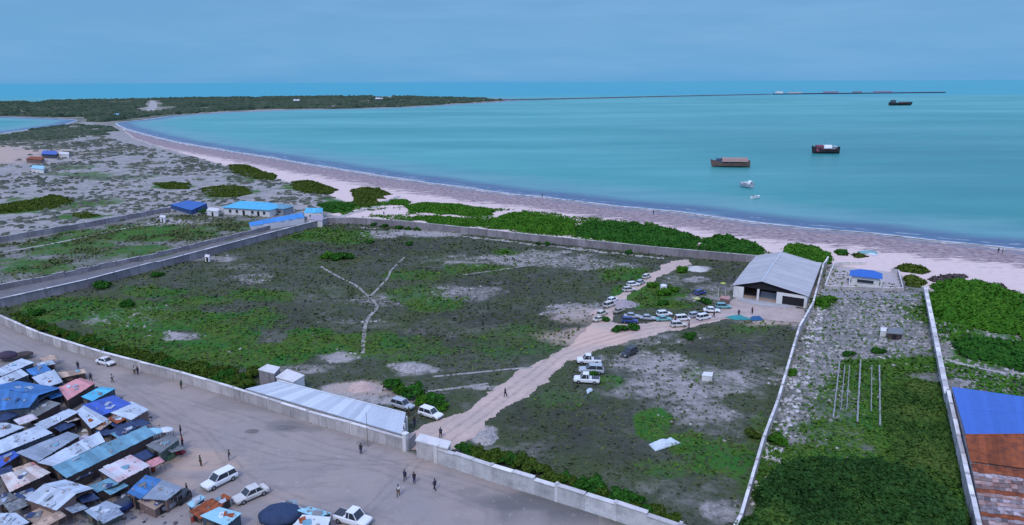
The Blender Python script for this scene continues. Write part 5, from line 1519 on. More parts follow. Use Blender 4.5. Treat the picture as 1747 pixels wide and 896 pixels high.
# blue, rust and patchwork building at the right edge
def right_building():
    q1 = [(1648, 743, 4.4), (1790, 742, 4.4), (1790, 684, 3.0), (1624, 661, 3.0)]
    q2 = [(1790, 742, 4.4), (1646, 743, 4.4), (1656, 788, 3.2), (1790, 806, 3.2)]
    o = G(1640, 743, 0)
    root = empty('roofed_building', o)
    q = [G(*c) - o for c in q1]; b = MB(); panels(b, q, 1.0, .05, .0); b.build('blue_roof', sheet_mat('sheet_strong_blue', (0.055, 0.155, 0.50), (0.05, 0.13, 0.43), .07), root)
    q2p = [G(*c) - o for c in q2]; b = MB(); panels(b, q2p, .9, .05, .01); b.build('rusty_roof', S_RUST, root)
    b = MB(); b.tube(q[0], q[1], .14, .14, 8); b.build('ridge_cap', S_RUST, root)
    w = MB()
    w.prism([(p.x * .995, p.y) for p in (q[3], q[2], q2p[3], q2p[2])], -.05, [2.7, 2.7, 2.9, 2.9]); w.build('wall', M_WALL, root)
    # stepped courses of bleached and rusty sheets
    rows_ = 21
    for i in range(rows_):
        t0, t1 = i / rows_, (i + 1) / rows_
        def lp(t): return G(1657 + (1684 - 1657) * t, 791 + (935 - 791) * t, 3.0 - 1.0 * t) - o, G(1800, 809 + (948 - 809) * t, 3.0 - 1.0 * t) - o
        a0, a1 = lp(t0); b0, b1 = lp(t1 + .01)
        lift = Vector((0, 0, .05 + .03 * (i % 2)))
        bb = MB(); panels(bb, [b0 + lift, b1 + lift, a1, a0], .75, .04, .10)
        bb.build('patched_roof', S_RUST if i in (0, 1, 6, 12) else random.choice([S_PATCH, S_PATCH, S_PATCH2]), root)
    w = MB(); a0, a1 = lp(0.01); b0, b1 = lp(1.0)
    w.prism([(p.x, p.y) for p in (a0, a1, b1, b0)], -.05, [2.8, 2.8, 1.9, 1.9]); w.build('lean_to_wall', M_WALL, root)
    return tag(root, 'building at the right edge with blue roof, rusty slope and patched lean-to', 'building')
S_PATCH = sheet_mat('sheet_patch', (0.34, 0.26, 0.245), (0.27, 0.09, 0.048), .5, .9, 1.1, 1.0)
S_PATCH2 = sheet_mat('sheet_patch_dark', (0.36, 0.31, 0.32), (0.15, 0.085, 0.07), .6, .9, 1.3, 1.0)
right_building()

# ------------------------------------------------------------------ houses beyond the lane
M_HWALL = dirty('house_wall', (0.74, 0.73, 0.74), (0.58, 0.56, 0.56), .4, .85, .5)
h_, u, f, W_ = hip_house('house', 'long white house with bright turquoise roof beyond the lane', (377, 353), (460, 358), 13.0, 3.2, 5.4, .8, S_CYAN, M_HWALL,
    tuple((s, 1.3, 1.3, 1.6, 'window') for s in (.16, .30, .62, .86)) + ((.44, 1.2, 2.2, 1.1, 'door'), (.74, 1.2, 2.2, 1.1, 'door')), ridge=.22)
h_['category'] = 'house'
h_, u, f, W_ = hip_house('house', 'small dark windowed wing at the right of the turquoise roof', (457, 354), (483, 356), 8.0, 3.0, 4.6, .5, S_TEAL, dirty('shade_wall', (0.30, 0.33, 0.38), (0.2, 0.22, 0.26)), ((.3, 1.2, 1.3, 1.5, 'window'), (.7, 1.2, 1.3, 1.5, 'window')), ridge=.3)  # wing walls in a darker blue-grey than the main house
h_['category'] = 'house'
shack('blue_shed', 'solid blue roofed shed at the end of the distant grey wall', 'shed', [[(290, 348, 2.0), (326, 358, 2.0), (354, 346, 2.6), (320, 341, 2.6)]], sheet_mat('sheet_far_blue', (0.03, 0.13, 0.40), (0.03, 0.10, 0.30), .1), dirty('blue_wall', (0.04, 0.09, 0.22), (0.03, 0.06, 0.14)), w=2.0)
shack('blue_shed', 'long low azure roof beside the lane wall', 'shed', [[(427, 385, 2.6), (520, 370, 2.6), (515, 362, 3.3), (424, 379, 3.3)]], sheet_mat('sheet_azure', (0.05, 0.27, 0.62), (0.04, 0.22, 0.52), .12), M_HWALL, w=2.0)
shack('blue_shed', 'small turquoise roof right of the long azure roof', 'shed', [[(518, 363, 2.8), (550, 362, 2.8), (551, 354, 3.4), (522, 354, 3.4)]], S_CYAN, M_HWALL, w=1.6)
building('hut', 'pale pinkish hut at the corner below the small turquoise roof', 'hut', [(527, 373), (531, 366), (552, 368), (550, 376)], 2.8, M_HWALL, dirty('roof_mauve', (0.42, 0.36, 0.42), (0.3, 0.27, 0.32)), doors=((3, .5, 1.0, 2, 1, 'door'),))
building('hut', 'small white hut left of the turquoise roofed house', 'hut', [(352, 358), (356, 353), (374, 354), (372, 360)], 2.6, M_HWALL, M_COPE, doors=((3, .5, 1.0, 2, 1, 'door'),))
building('hut', 'tiny white block at the end of the pale path', 'hut', [(272, 369), (274, 366), (283, 367), (281, 371)], 2.2, M_HWALL, M_COPE, doors=((3, .5, .8, 1.8, .9, 'door'),))
building('hut', 'white block hut on the grass inside the grey wall', 'hut', [(349, 437), (350, 433), (358, 434), (357, 438)], 2.0, M_HWALL, M_COPE, doors=((3, .5, .8, 1.8, .9, 'door'),))
building('hut', 'low rusty red hut on the edge of the orange flat', 'hut', [(44, 270), (52, 266), (76, 267), (70, 272)], 3.0, W_PINK, S_RUST)
building('hut', 'low blue violet hut behind the rusty red one', 'hut', [(70, 262), (74, 256), (98, 257), (96, 263)], 3.2, W_BLUEGREY, S_BLUE2)
building('hut', 'white hut right of the blue violet hut on the dunes', 'hut', [(100, 262), (102, 258), (118, 259), (117, 263)], 3.0, M_HWALL, M_COPE)
building('hut', 'pale cyan roofed hut below the rusty one', 'hut', [(52, 286), (56, 281), (76, 282), (74, 288)], 3.0, M_HWALL, S_CYANP)
building('hut', 'tiny pale hut in the trees of the far spit, left one', 'hut', [(500, 171), (501, 168.5), (511, 168.5), (511, 171)], 6.0, M_HWALL, M_COPE)
building('hut', 'tiny pale hut in the trees of the far spit, right one', 'hut', [(640, 168), (641, 165.8), (653, 165.8), (653, 168)], 6.0, M_HWALL, M_COPE)
building('hut', 'pale hut where the spit meets the mainland', 'hut', [(194, 195), (195, 192.5), (203, 192.5), (203, 195)], 5.0, M_HWALL, S_TEAL)
building('hut', 'low pink hut left of the warehouse', 'hut', [(1228, 509), (1231, 505), (1246, 507), (1244, 512)], 1.7, W_PINK, dirty('roof_salmon', (0.50, 0.27, 0.24), (0.38, 0.24, 0.22)))
building('tank_block', 'small white concrete tank in the stony right part of the field', 'tank', [(1197, 641), (1201, 635), (1217, 636), (1215, 643)], 1.2, M_WHITE, M_WHITE)
building('tank_block', 'small white block left of the brown one between the long walls', 'tank', [(1502, 565), (1503, 559), (1513, 560), (1512, 566)], 1.4, M_WHITE, M_WHITE)
building('hut', 'small brown grey hut between the two long walls', 'hut', [(1514, 569), (1517, 560), (1541, 562), (1540, 571)], 1.5, W_BROWN, S_DULL, doors=((3, .5, .8, 1.2, .65, 'door'),))

# ------------------------------------------------------------------ vehicles
def car_proto(kind, paint_m, L=4.7, W_=1.85, H_=1.75):
    """kind: wagon, pickup, van, sedan.  Front towards +X, origin on the ground at the centre"""
    root = empty('parked_car' if kind != 'pickup' else 'pickup', (0, 0, 0))
    hl, hw = L / 2, W_ / 2
    prof = {  # (x, z) lower body outline top edge and greenhouse
        'wagon': dict(belt=.95, hood=.92, gh=[(-hl + .14, .95), (-hl + .45, H_ - .12), (.35, H_ - .12), (1.05, .95)], nose=.84),
        'sedan': dict(belt=.90, hood=.85, gh=[(-hl + .75, .90), (-hl + 1.35, H_ - .3), (.30, H_ - .3), (1.0, .90)], nose=.78),
        'van': dict(belt=1.0, hood=1.0, gh=[(-hl + .08, 1.0), (-hl + .25, H_ + .1), (.9, H_ + .1), (1.6, 1.0)], nose=.95),
        'pickup': dict(belt=.98, hood=.98, gh=[(-.45, .98), (-.30, H_), (.65, H_), (1.2, .98)], nose=.9)}[kind]
    bt = prof['belt']; nose = prof['nose']
    xs = [-hl, -hl + .10, -hl + .8, -.3, .9, hl - .75, hl - .18, hl]
    rings = []
    for x in xs:
        e_ = abs(x) / hl
        w = hw * (1.0 if e_ < .8 else (.97 if e_ < .97 else .86))
        top = bt if x < 1.0 else bt + (nose - bt) * (x - 1.0) / (hl - 1.0)
        if x in (xs[0], xs[-1]): top -= .14
        lo = .34 if e_ < .97 else .42
        rings.append([(x, -w * .96, lo), (x, -w, .62), (x, -w * .97, top - .10), (x, -w * .86, top), (x, w * .86, top), (x, w * .97, top - .10), (x, w, .62), (x, w * .96, lo)])
    b = MB(); b.loft(rings); b.build('body', paint_m, root)
    g = prof['gh']
    # glass house then roof panel and pillars
    gl = MB()
    inw = hw * .86; rw = hw * .74
    def ring_(p, w): return [(p[0], -w, p[1]), (p[0], w, p[1])]
    a, b_, c, d = g
    v = [(a[0], -inw, a[1]), (a[0], inw, a[1]), (b_[0], -rw, b_[1]), (b_[0], rw, b_[1]), (c[0], -rw, c[1]), (c[0], rw, c[1]), (d[0], -inw, d[1]), (d[0], inw, d[1])]
    gl.add(v, [(0, 1, 3, 2), (4, 5, 7, 6), (0, 2, 4, 6), (1, 7, 5, 3), (2, 3, 5, 4)])
    gl.build('windows', M_GLASS, root)
    rf = MB(); rf.box(((b_[0] + c[0]) / 2, 0, b_[1] + .03), (c[0] - b_[0] + .12, 2 * rw + .08, .07)); 
    for s in (-1, 1):
        for p, q in ((a, b_), (c, d)):
            rf.tube((p[0], s * (inw + .01), p[1]), (q[0], s * (rw + .01), q[1]) if p is a else (q[0], s * (inw + .01), q[1]), .05, .05, 5) if p is a else rf.tube((p[0], s * (rw + .01), p[1]), (q[0], s * (inw + .01), q[1]), .05, .05, 5)
        xm = (b_[0] + c[0]) / 2 - .1
        rf.tube((xm, s * (rw + .01), b_[1]), (xm - .05, s * (inw + .01), a[1]), .045, .045, 5)
    rf.build('roof_panel', paint_m, root)
    if kind == 'pickup':
        bed = MB(); bed.box((-hl + .78 , 0, bt + .005), (1.36, W_ - .42, .03)); bed.build('load_bed', P_BLACK, root)
    for sx in (-1, 1):
        for sy in (-1, 1):
            wb = MB(); wb.tube((sx * L * .305, sy * (hw - .22), .34), (sx * L * .305, sy * (hw + .01), .34), .34, .34, 14); wo_ = wb.build('wheel', M_TYRE, root)
            rb = MB(); rb.tube((sx * L * .305, sy * (hw - .02), .34), (sx * L * .305, sy * (hw + .025), .34), .19, .18, 10); rb.build('rim', M_METAL, wo_)
    for sy in (-1, 1):
        h = MB(); h.box((hl - .02, sy * hw * .66, .70), (.08, .34, .16)); h.build('headlight', P_LAMP, root)
        h = MB(); h.box((-hl + .02, sy * hw * .72, .78), (.07, .18, .22)); h.build('tail_light', P_RED, root)
    for s, nm in ((1, 'bumper'), (-1, 'bumper')):
        h = MB(); h.box((s * (hl - .02), 0, .47), (.14, W_ * .88, .16)); h.build(nm, P_GREY, root)
    return reg(root)
protos = {}
def car(kind, paint_m, label, pr, pf, sc=1.0, cat='car', L=None):
    """pr, pf: pixels of rear and front of the car on the ground"""
    key = (kind, paint_m.name)
    if key not in protos:
        protos[key] = car_proto(kind, paint_m)
    a, b = G(*pr), G(*pf)
    d = b - a
    sc *= .84 if pr[1] < 565 else .97
    return place(protos[key], (a + b) / 2 + Vector((0, 0, .05)), math.atan2(d.y, d.x), (sc, sc, sc), label, cat)
car('wagon', P_WHITE, 'white estate car nearest the dirt clearing, front towards the market', (398, 815), (352, 838), 1.12)
car('sedan', P_DUST, 'second white car right of the first, beside the dark dome tent', (452, 840), (404, 861), 1.08)
car('pickup', P_WHITE, 'white pickup cut by the bottom edge beside the white roof', (578, 886), (626, 900), 1.15, 'pickup')
car('sedan', P_WHITE, 'lone white saloon parked against the long street wall', (164, 618), (200, 627), 1.0)
car('wagon', P_WHITE, 'white car parked by the gate below the round bushes', (716, 706), (754, 718), 1.0)
car('wagon', P_SILVER, 'silver car behind the far corner of the long shed', (670, 692), (704, 702), 1.0)
car('pickup', P_WHITE, 'upper white pickup of three vehicles beside the dirt road', (1029, 621), (981, 620), 1.1, 'pickup')
car('wagon', P_SILVER, 'dull grey car between two white pickups on the grass', (1034, 638), (984, 636), 1.1)
car('pickup', P_WHITE, 'lower white pickup of three vehicles on the grass', (1026, 655), (976, 652), 1.1, 'pickup')
car('wagon', P_BLACK, 'black car in the fork by the pale stony patch', (1084, 602), (1062, 612), 1.0)
car('wagon', P_WHITE, 'white car high on the upper track, farther of two', (1070, 490), (1090, 488), .95)
car('wagon', P_DUST, 'white car with dark underside, nearer of the pair on the track', (1062, 499), (1084, 497), .95)
car('wagon', P_DUST, 'pale car farthest up the track beneath the sand mound', (1096, 479), (1110, 472), .95)
car('wagon', P_SILVER, 'silver car on the upper track between pale and white ones', (1086, 489), (1100, 482), .92)
car('wagon', P_WHITE, 'white car beside the mauve earth heap', (1036, 520), (1054, 512), .95)
car('van', P_DUST, 'white van parked on the left edge of the upper track', (1029, 528), (1050, 521), .95, 'van')
car('wagon', P_CREAM, 'cream car near the start of the upper track', (1019, 543), (1035, 535), .95)
car('sedan', P_CREAM, 'cream saloon lowest on the upper track, at the fork', (1013, 551), (1032, 546), .95)
car('sedan', P_SILVER, 'silver saloon first in the row above the right branch', (1066, 543), (1090, 544), 1.0)
car('wagon', P_BLUE, 'dark blue car below the silver saloon', (1062, 551), (1086, 552), 1.0)
car('sedan', P_SILVER, 'grey saloon in the middle of the row of parked cars', (1094, 546), (1116, 547), 1.0)
car('wagon', P_WHITE, 'white car right of the grey saloon, far side', (1122, 541), (1144, 539), 1.0)
car('sedan', P_TEAL, 'pale teal saloon just below the far side white car', (1120, 549), (1144, 548), 1.0)
car('van', P_WHITE, 'white van with dark windows among the parked row', (1152, 549), (1176, 547), .95, 'van')
car('wagon', P_DUST, 'white car on the lower side of the parked row', (1146, 559), (1169, 558), 1.0)
car('wagon', P_SILVER, 'silver car behind the bright white van', (1176, 544), (1196, 540), .95)
car('van', P_WHITE, 'bright white van nearest the yard in the parked row', (1190, 548), (1210, 544), .95, 'van')
car('sedan', P_WHITE, 'white saloon on the grass edge left of the yard', (1202, 533), (1226, 534), 1.05)
car('wagon', P_TEAL, 'pale green car behind the white saloon by the yard', (1222, 527), (1246, 527), 1.0)
car('wagon', P_BLUE, 'dark blue car in the bushes left of the warehouse', (1184, 506), (1204, 501), 1.0)
car('sedan', P_BEIGE, 'beige car on the track between earth heap and fork', (1047, 537), (1064, 531), .9)

def rickshaw(label, pr, pf, body):
    a, b = G(*pr), G(*pf); d = b - a
    root = empty('motor_rickshaw', (a + b) / 2, math.atan2(d.y, d.x))
    m = MB(); m.loft([[(-1.2, -.62, .35), (-1.2, -.62, .95), (-1.2, .62, .95), (-1.2, .62, .35)], [(.4, -.6, .35), (.4, -.6, .9), (.4, .6, .9), (.4, .6, .35)], [(1.2, -.28, .45), (1.2, -.28, .95), (1.2, .28, .95), (1.2, .28, .45)]]); m.build('body', body, root)
    m = MB(); m.loft([[(-1.25, -.66, 1.6), (-1.2, 0, 1.78), (-1.25, .66, 1.6)], [(.7, -.6, 1.62), (.75, 0, 1.78), (.7, .6, 1.62)], [(.95, -.5, 1.45), (1.0, 0, 1.5), (.95, .5, 1.45)]]); m.build('hood', P_BLACK, root)
    for sx, sy in ((-1.15, -.6), (-1.15, .6), (.75, -.5), (.75, .5)):
        m = MB(); m.tube((sx, sy, .9), (sx, sy, 1.62), .03, .03, 6); m.build('post', M_METAL, root)
    m = MB(); m.box((.98, 0, 1.2), (.04, .9, .5)); m.build('windscreen', M_GLASS, root)
    for p in ((-.8, -.6), (-.8, .6), (1.15, 0)):
        m = MB(); m.tube((p[0], p[1] - .07, .25), (p[0], p[1] + .07, .25), .25, .25, 12); m.build('wheel', M_TYRE, root)
    m = MB(); m.box((1.22, 0, .72), (.05, .18, .14)); m.build('headlight', P_LAMP, root)
    return tag(root, label, 'rickshaw')
rickshaw('dark three wheeled rickshaw at the alley mouth, left of the tan awning', (204, 876), (224, 866), P_BLUE)
rickshaw('dark three wheeled rickshaw with white wheels below the lavender roof', (276, 874), (296, 866), P_GREY)
rickshaw('dark three wheeled rickshaw beside the rusty low roof', (304, 862), (322, 852), P_BLACK)

# ------------------------------------------------------------------ people (one continuous skinned body each)
def skin_mesh(name, verts, edges, radii, root_i, mat, parent, sub=1):
    me = bpy.data.meshes.new(name)
    me.from_pydata(verts, edges, [])
    me.materials.append(mat)
    o = bpy.data.objects.new(name, me); COL.objects.link(o); o.parent = parent
    o.modifiers.new('skin', 'SKIN')
    for i, r in enumerate(radii):
        me.skin_vertices[0].data[i].radius = (r, r)
        me.skin_vertices[0].data[i].use_root = (i == root_i)
    s = o.modifiers.new('sub', 'SUBSURF'); s.levels = sub; s.render_levels = sub
    return o
SKIN_M = plain('skin', (0.11, 0.065, 0.045), .6); HAIR_M = plain('hair', (0.015, 0.012, 0.012), .8)
CL = {k: dirty('cloth_' + k, v, tuple(.7 * q for q in v), 2.0, .9, .4) for k, v in dict(black=(.025, .025, .03), navy=(.03, .04, .10), red=(.25, .04, .05), white=(.6, .6, .58), green=(.05, .13, .07), brown=(.12, .08, .05)).items()}
def person_proto(pose, shirt, trousers):
    root = empty('person', (0, 0, 0))
    st = {'stand': (0.05, -0.03, .06), 'walk': (.26, -.24, .22)}[pose]
    V = [(0, 0, .95), (0, 0, 1.15), (0, 0, 1.38), (0, 0, 1.50), (0.015, 0, 1.58), (0.02, 0, 1.68),
         (0, -.09, .90), (st[0] * .6 + .04, -.10, .50), (st[0], -.10, .07), (st[0] + .15, -.11, .03),
         (0, .09, .90), (st[1] * .3 + .04, .10, .50), (st[1], .10, .07), (st[1] + .15, .11, .03),
         (0, -.19, 1.42), (-st[2] * .5, -.24, 1.15), (st[2] * .4 - .02, -.25, .90), (st[2] * .6, -.25, .80),
         (0, .19, 1.42), (st[2] * .5, .24, 1.15), (st[2] * 1.2, .25, .92), (st[2] * 1.4, .25, .82)]
    E = [(0, 1), (1, 2), (2, 3), (3, 4), (4, 5), (0, 6), (6, 7), (7, 8), (8, 9), (0, 10), (10, 11), (11, 12), (12, 13), (2, 14), (14, 15), (15, 16), (16, 17), (2, 18), (18, 19), (19, 20), (20, 21)]
    Rr = [.12, .12, .13, .055, .085, .085, .085, .06, .04, .035, .085, .06, .04, .035, .055, .042, .03, .035, .055, .042, .03, .035]
    skin_mesh('body', V, E, Rr, 0, SKIN_M, root)
    s_i = [0, 1, 2, 14, 15, 18, 19]
    m = {k: i for i, k in enumerate(s_i)}
    skin_mesh('shirt', [V[i] for i in s_i], [(m[a], m[b]) for a, b in ((0, 1), (1, 2), (2, 14), (14, 15), (2, 18), (18, 19))], [.155, .15, .155, .08, .065, .08, .065], 0, shirt, root)
    t_i = [0, 6, 7, 8, 10, 11, 12]; m = {k: i for i, k in enumerate(t_i)}
    tv = [Vector(V[i]) for i in t_i]; tv[3].z = .14; tv[6].z = .14
    skin_mesh('trousers', tv, [(m[a], m[b]) for a, b in ((0, 6), (6, 7), (7, 8), (0, 10), (10, 11), (11, 12))], [.15, .11, .085, .07, .11, .085, .07], 0, trousers, root)
    h = MB(); h.loft([[(0.0 + .10 * math.cos(t) * k, .085 * math.sin(t) * k, z) for t in [2 * math.pi * i / 12 for i in range(12)]] for k, z in ((1.0, 1.66), (1.05, 1.71), (.8, 1.765), (.2, 1.79))]); h.build('hair', HAIR_M, root, True)
    return reg(root)
PP = [person_proto('stand', CL['black'], CL['navy']), person_proto('walk', CL['navy'], CL['black']), person_proto('stand', CL['red'], CL['black']), person_proto('walk', CL['white'], CL['brown']), person_proto('stand', CL['green'], CL['brown'])]
PE = [
    (691, 822, 1, 'person in dark clothes walking in the street, left of three near the gate'), (707, 826, 0, 'person in dark clothes standing in the middle of the street group'), (742, 838, 1, 'person in dark clothes to the right of the street group'),
    (680, 848, 3, 'person in a light shirt walking alone below the street group'), (392, 787, 0, 'person in black standing above the nearest white car'), (343, 797, 4, 'person in green standing on the orange dirt clearing'),
    (134, 632, 0, 'person in dark clothes by the red awning at the market edge'), (156, 652, 1, 'person walking just above the pink roof corner'), (192, 654, 3, 'person walking in the street right of the pink roof'),
    (312, 762, 2, 'person in red standing by the end of the market row'), (309, 744, 0, 'person in black beside the white domed tarp'), (48, 559, 1, 'person walking close to the far end of the street wall'),
    (230, 640, 3, 'person in white shirt near the street wall, left of two'), (236, 641, 0, 'person in dark clothes near the street wall, right of two'), (310, 665, 4, 'person in green shirt standing near the street wall'),
    (1260, 541, 0, 'person in dark clothes behind the teal tarp in the yard'), (1283, 537, 2, 'person in red standing in the yard'), (1218, 543, 1, 'person walking beside the white vans'),
    (1115, 365, 0, 'person in dark clothes on the foreshore, right of the longest thicket'), (1703, 431, 1, 'person walking on the beach near the right edge, left of two'), (1710, 432, 3, 'person in light shirt on the beach near the right edge'),
    (925, 336, 0, 'person in black standing at the waterline'), (655, 367, 1, 'person walking on the sandy gap by the beach wall'), (1740, 521, 2, 'person in red on the sand at the right edge'),
    (698, 712, 4, 'person in green beside the end of the long shed'), (707, 728, 0, 'person in black between the shed and the gate canopy'), (752, 748, 1, 'person walking on the dirt road just inside the gate'),
    (616, 776, 0, 'person in black standing left of the street pole'), (1152, 552, 2, 'person in red among the parked cars'), (1175, 562, 0, 'person in dark clothes at the lower end of the parked row'),
    (268, 850, 1, 'person in navy behind the rickshaws at the market edge'), (320, 846, 0, 'person in dark clothes near the nearest white car'), (862, 679, 1, 'person walking on the dirt road halfway to the fork'),
    (1243, 515, 3, 'person in light shirt by the low pink hut'),
]
for (a, b, k, lb) in PE:
    place(PP[k], (*G2(a, b), .03), random.uniform(0, 6.28), (1.08, 1.08, 1.08), lb, 'person')

# ------------------------------------------------------------------ small yard and field objects
def tarp(label, pts, mat, name='tarp', z=.3, amp=.25):
    w = [G(*p) for p in pts]; o = sum(w, Vector()) / 4
    n = 14; V = []; F = []
    for i in range(n + 1):
        for j in range(n + 1):
            p = w[0].lerp(w[1], i / n).lerp(w[3].lerp(w[2], i / n), j / n) - o
            e_ = min(i, j, n - i, n - j) / n * 4
            p.z = .06 + min(1, e_) * z * (.5 + float(vnoise(p.x + 50, p.y + 30, .7, 3))) + random.uniform(0, amp * .15)
            V.append(p)
    for i in range(n):
        for j in range(n):
            a = i * (n + 1) + j; F.append((a, a + 1, a + n + 2, a + n + 1))
    ob = mesh_np(name, V, F, mat, tone=[.5] * len(F), smooth=True); ob.location = o
    sm = ob.modifiers.new('thick', 'SOLIDIFY'); sm.thickness = .03
    return tag(ob, label, 'tarp')
T_WHITE = dirty('tarp_white', (0.62, 0.70, 0.74), (0.45, 0.52, 0.56), 1.0, .6, .5)
tarp('crumpled white sheet lying beside the bright green patch', [(1106, 760), (1118, 772), (1162, 758), (1150, 751)], T_WHITE, z=.6)
tarp('teal tarp lying along the near edge of the yard', [(1236, 543), (1256, 548), (1284, 547), (1262, 539)], dirty('tarp_teal', (0.05, 0.30, 0.30), (0.03, 0.2, 0.2), 1, .7, .5), z=.45)
tarp('dark blue tarp at the right end of the teal tarp', [(1279, 543), (1283, 549), (1304, 548), (1296, 541)], dirty('tarp_blue', (0.03, 0.12, 0.26), (0.02, 0.08, 0.18), 1, .7, .5), z=.4)
tarp('pale sheet spread on the ground beyond the sandy gap', [(1478, 433), (1492, 436), (1500, 434), (1486, 431)], T_WHITE, z=.3)
tarp('teal net heap on the beach behind the kiosk', [(1462, 429), (1466, 433), (1498, 432), (1494, 428)], dirty('net_teal', (0.22, 0.42, 0.42), (0.15, 0.3, 0.3), 1, .8, .5), z=.5)
tarp('small pale sheet on the dark grass below the lower pickup', [(1000, 668), (1002, 674), (1012, 668), (1009, 664)], T_WHITE, z=.3)
tarp('red cloth on the ground at the end of the market row', [(300, 776), (312, 778), (318, 772), (308, 768)], CL['red'], z=.3)
# round water tank
def tank(label, pc, r, h, mat):
    root = empty('water_tank', G(*pc)); b = MB(); b.tube((0, 0, 0), (0, 0, h), r, r, 20); b.build('vessel', mat, root, False)
    b = MB(); b.tube((0, 0, h), (0, 0, h + r * .35), r, r * .35, 20); b.build('dome', mat, root)
    b = MB(); b.tube((0, 0, h + r * .35), (0, 0, h + r * .35 + .1), r * .3, r * .3, 12); b.build('lid', P_GREY, root)
    return tag(root, label, 'water tank')
tank('round white water tank among green shrubs above the parked cars', (1132, 495), .95, 1.3, P_WHITE)
def parasol(label, pc, mat, h=2.3, r=1.3):
    root = empty('parasol', G(*pc)); b = MB(); b.tube((0, 0, 0), (0, 0, h), .04, .04, 8); b.build('pole', M_METAL, root)
    b = MB(); b.loft([[(r * k * math.cos(t), r * k * math.sin(t), h + .45 * (1 - k)) for t in [2 * math.pi * i / 10 for i in range(10)]] for k in (1.0, .55, .04)]); b.build('canopy', mat, root)
    return tag(root, label, 'parasol')
parasol('yellow green parasol left of the warehouse', (1233, 496), dirty('parasol_lime', (0.42, 0.48, 0.12), (0.3, 0.35, 0.1)), 2.0, .85)
parasol('small yellow parasol by the parked white saloon', (1188, 522), dirty('parasol_yellow', (0.5, 0.5, 0.2), (0.4, 0.4, 0.15)), 1.9, 1.0)
# five long pale rows (split-bamboo drying lines) between the long walls
M_STRIP = dirty('strip_pale', (0.36, 0.37, 0.36), (0.20, 0.21, 0.18), 1.0, .9, .8)
for (x0, y0, x1, y1, w, lb) in [(1432, 622, 1421, 718, .34, 'leftmost long pale row on the grass between the walls'), (1441, 628, 1434, 704, .2, 'thin pale row second from the left'), (1449, 628, 1444, 705, .2, 'thin pale row third from the left'),
                                (1468, 618, 1462, 724, .40, 'brightest long pale row in the middle of the set'), (1487, 628, 1486, 706, .2, 'thin pale row second from the right'), (1500, 628, 1501, 730, .34, 'rightmost long pale row on the grass between the walls')]:
    a, b_ = G(x0, y0), G(x1, y1)
    root = empty('drying_row', a); d = b_ - a; n = 22
    m = MB()
    for i in range(n):
        p, q = d * (i / n), d * ((i + 1) / n)
        j = lambda: Vector((random.uniform(-.05, .05), 0, random.uniform(-.03, .05)))
        m.tube(p + Vector((0, 0, .42)) + j(), q + Vector((0, 0, .42)) + j(), w * random.uniform(.3, .55), w * random.uniform(.3, .55), 6)
    m.build('bundle', M_STRIP, root)
    for i in range(0, n + 1, 4):
        p = d * (i / n); q = MB(); q.tube(p, p + Vector((0, 0, .5)), .05, .05, 6); q.build('stake', M_WOOD, root)
    tag(root, lb, 'drying row')

# ------------------------------------------------------------------ boats, ship, causeway
def hull(name, L, B, D, sheer, mat, root, z0=0.0, bluff=.55, n=17):
    rings = []
    for i in range(n):
        t = -1 + 2 * i / (n - 1)
        w = B / 2 * (1 - abs(t) ** (2.6 if t > 0 else 3.6)) ** .75 * (1 if t > 0 else 1)
        w = max(w, B * (.03 if t > 0 else .28 * bluff))
        top = z0 + D + sheer * abs(t) ** 2.2 * (1.3 if t > 0 else 1.0)
        x = t * L / 2
        rake = .06 * L * max(0, t) ** 3
        rings.append([(x, -w * .35, z0 - .3), (x + rake * .5, -w * .85, z0 + D * .35), (x + rake, -w, top), (x + rake, -w * .9, top), (x + rake, -w * .86, top - D * .28), (x + rake, w * .86, top - D * .28), (x + rake, w * .9, top), (x + rake, w, top), (x + rake * .5, w * .85, z0 + D * .35), (x, w * .35, z0 - .3)])
    b = MB(); b.loft(rings); return b.build(name, mat, root)
def boat(name, label, pc, L, B, D, rz, hm, cabin=None, canopy=None, mast=0, sheer=.8, extra=()):
    c = G(pc[0], pc[1], SEA_Z); root = empty(name, c, rz)
    hull('hull', L, B, D, sheer, hm, root)
    rl = MB()
    for s in (-1, 1): rl.tube((-L * .42, s * B * .46, D + .12), (L * .2, s * B * .49, D + .1), .07, .07, 6)
    rl.build('rail', M_WOOD, root)
    for i, (x, w, l, h, z, m) in enumerate(cabin or ()):
        b = MB(); b.box((x, 0, z + h / 2), (l, w, h), 0, .5, .94); k = b.build('cabin', m, root)
        for s in (-1, 1):
            for q in (-.3, 0, .3):
                g = MB(); g.box((x + q * l, s * (w / 2 - .01 * 1), z + h * .6), (l * .16, .08, h * .3)); g.build('window', M_GLASS, k)
    for (x0, x1, w, h, m) in canopy or ():
        b = MB(); b.loft([[(x, -w / 2, h - 1.0), (x, -w / 3, h + .2), (x, 0, h + .75), (x, w / 3, h + .2), (x, w / 2, h - 1.0), (x, w / 2, h - 1.06), (x, 0, h + .69), (x, -w / 2, h - 1.06)] for x in (x0, (x0 + x1) / 2, x1)]); b.build('canopy', m, root)
        for x in (x0 + .1, x1 - .1):
            for s in (-1, 1):
                q = MB(); q.tube((x, s * (w / 2 - .1), D * .7), (x, s * (w / 2 - .1), h), .05, .05, 6); q.build('post', M_WOOD, root)
    if mast:
        q = MB(); q.tube((L * .08, 0, D * .5), (L * .08, 0, mast), .13, .06, 8); q.build('mast', M_WOOD, root)
    for m_, f_ in extra:
        q = MB(); f_(q); q.build(m_[0], m_[1], root)
    root.scale = (1, 1.15, 1.45 if L > 15 else 1.3)
    return tag(root, label, 'boat')
H_BROWN = dirty('hull_brown', (0.22, 0.13, 0.11), (0.10, 0.065, 0.06), .6, .8, .7, .2)
H_DARK = dirty('hull_dark', (0.045, 0.04, 0.045), (0.02, 0.02, 0.025), .6, .7, .6)
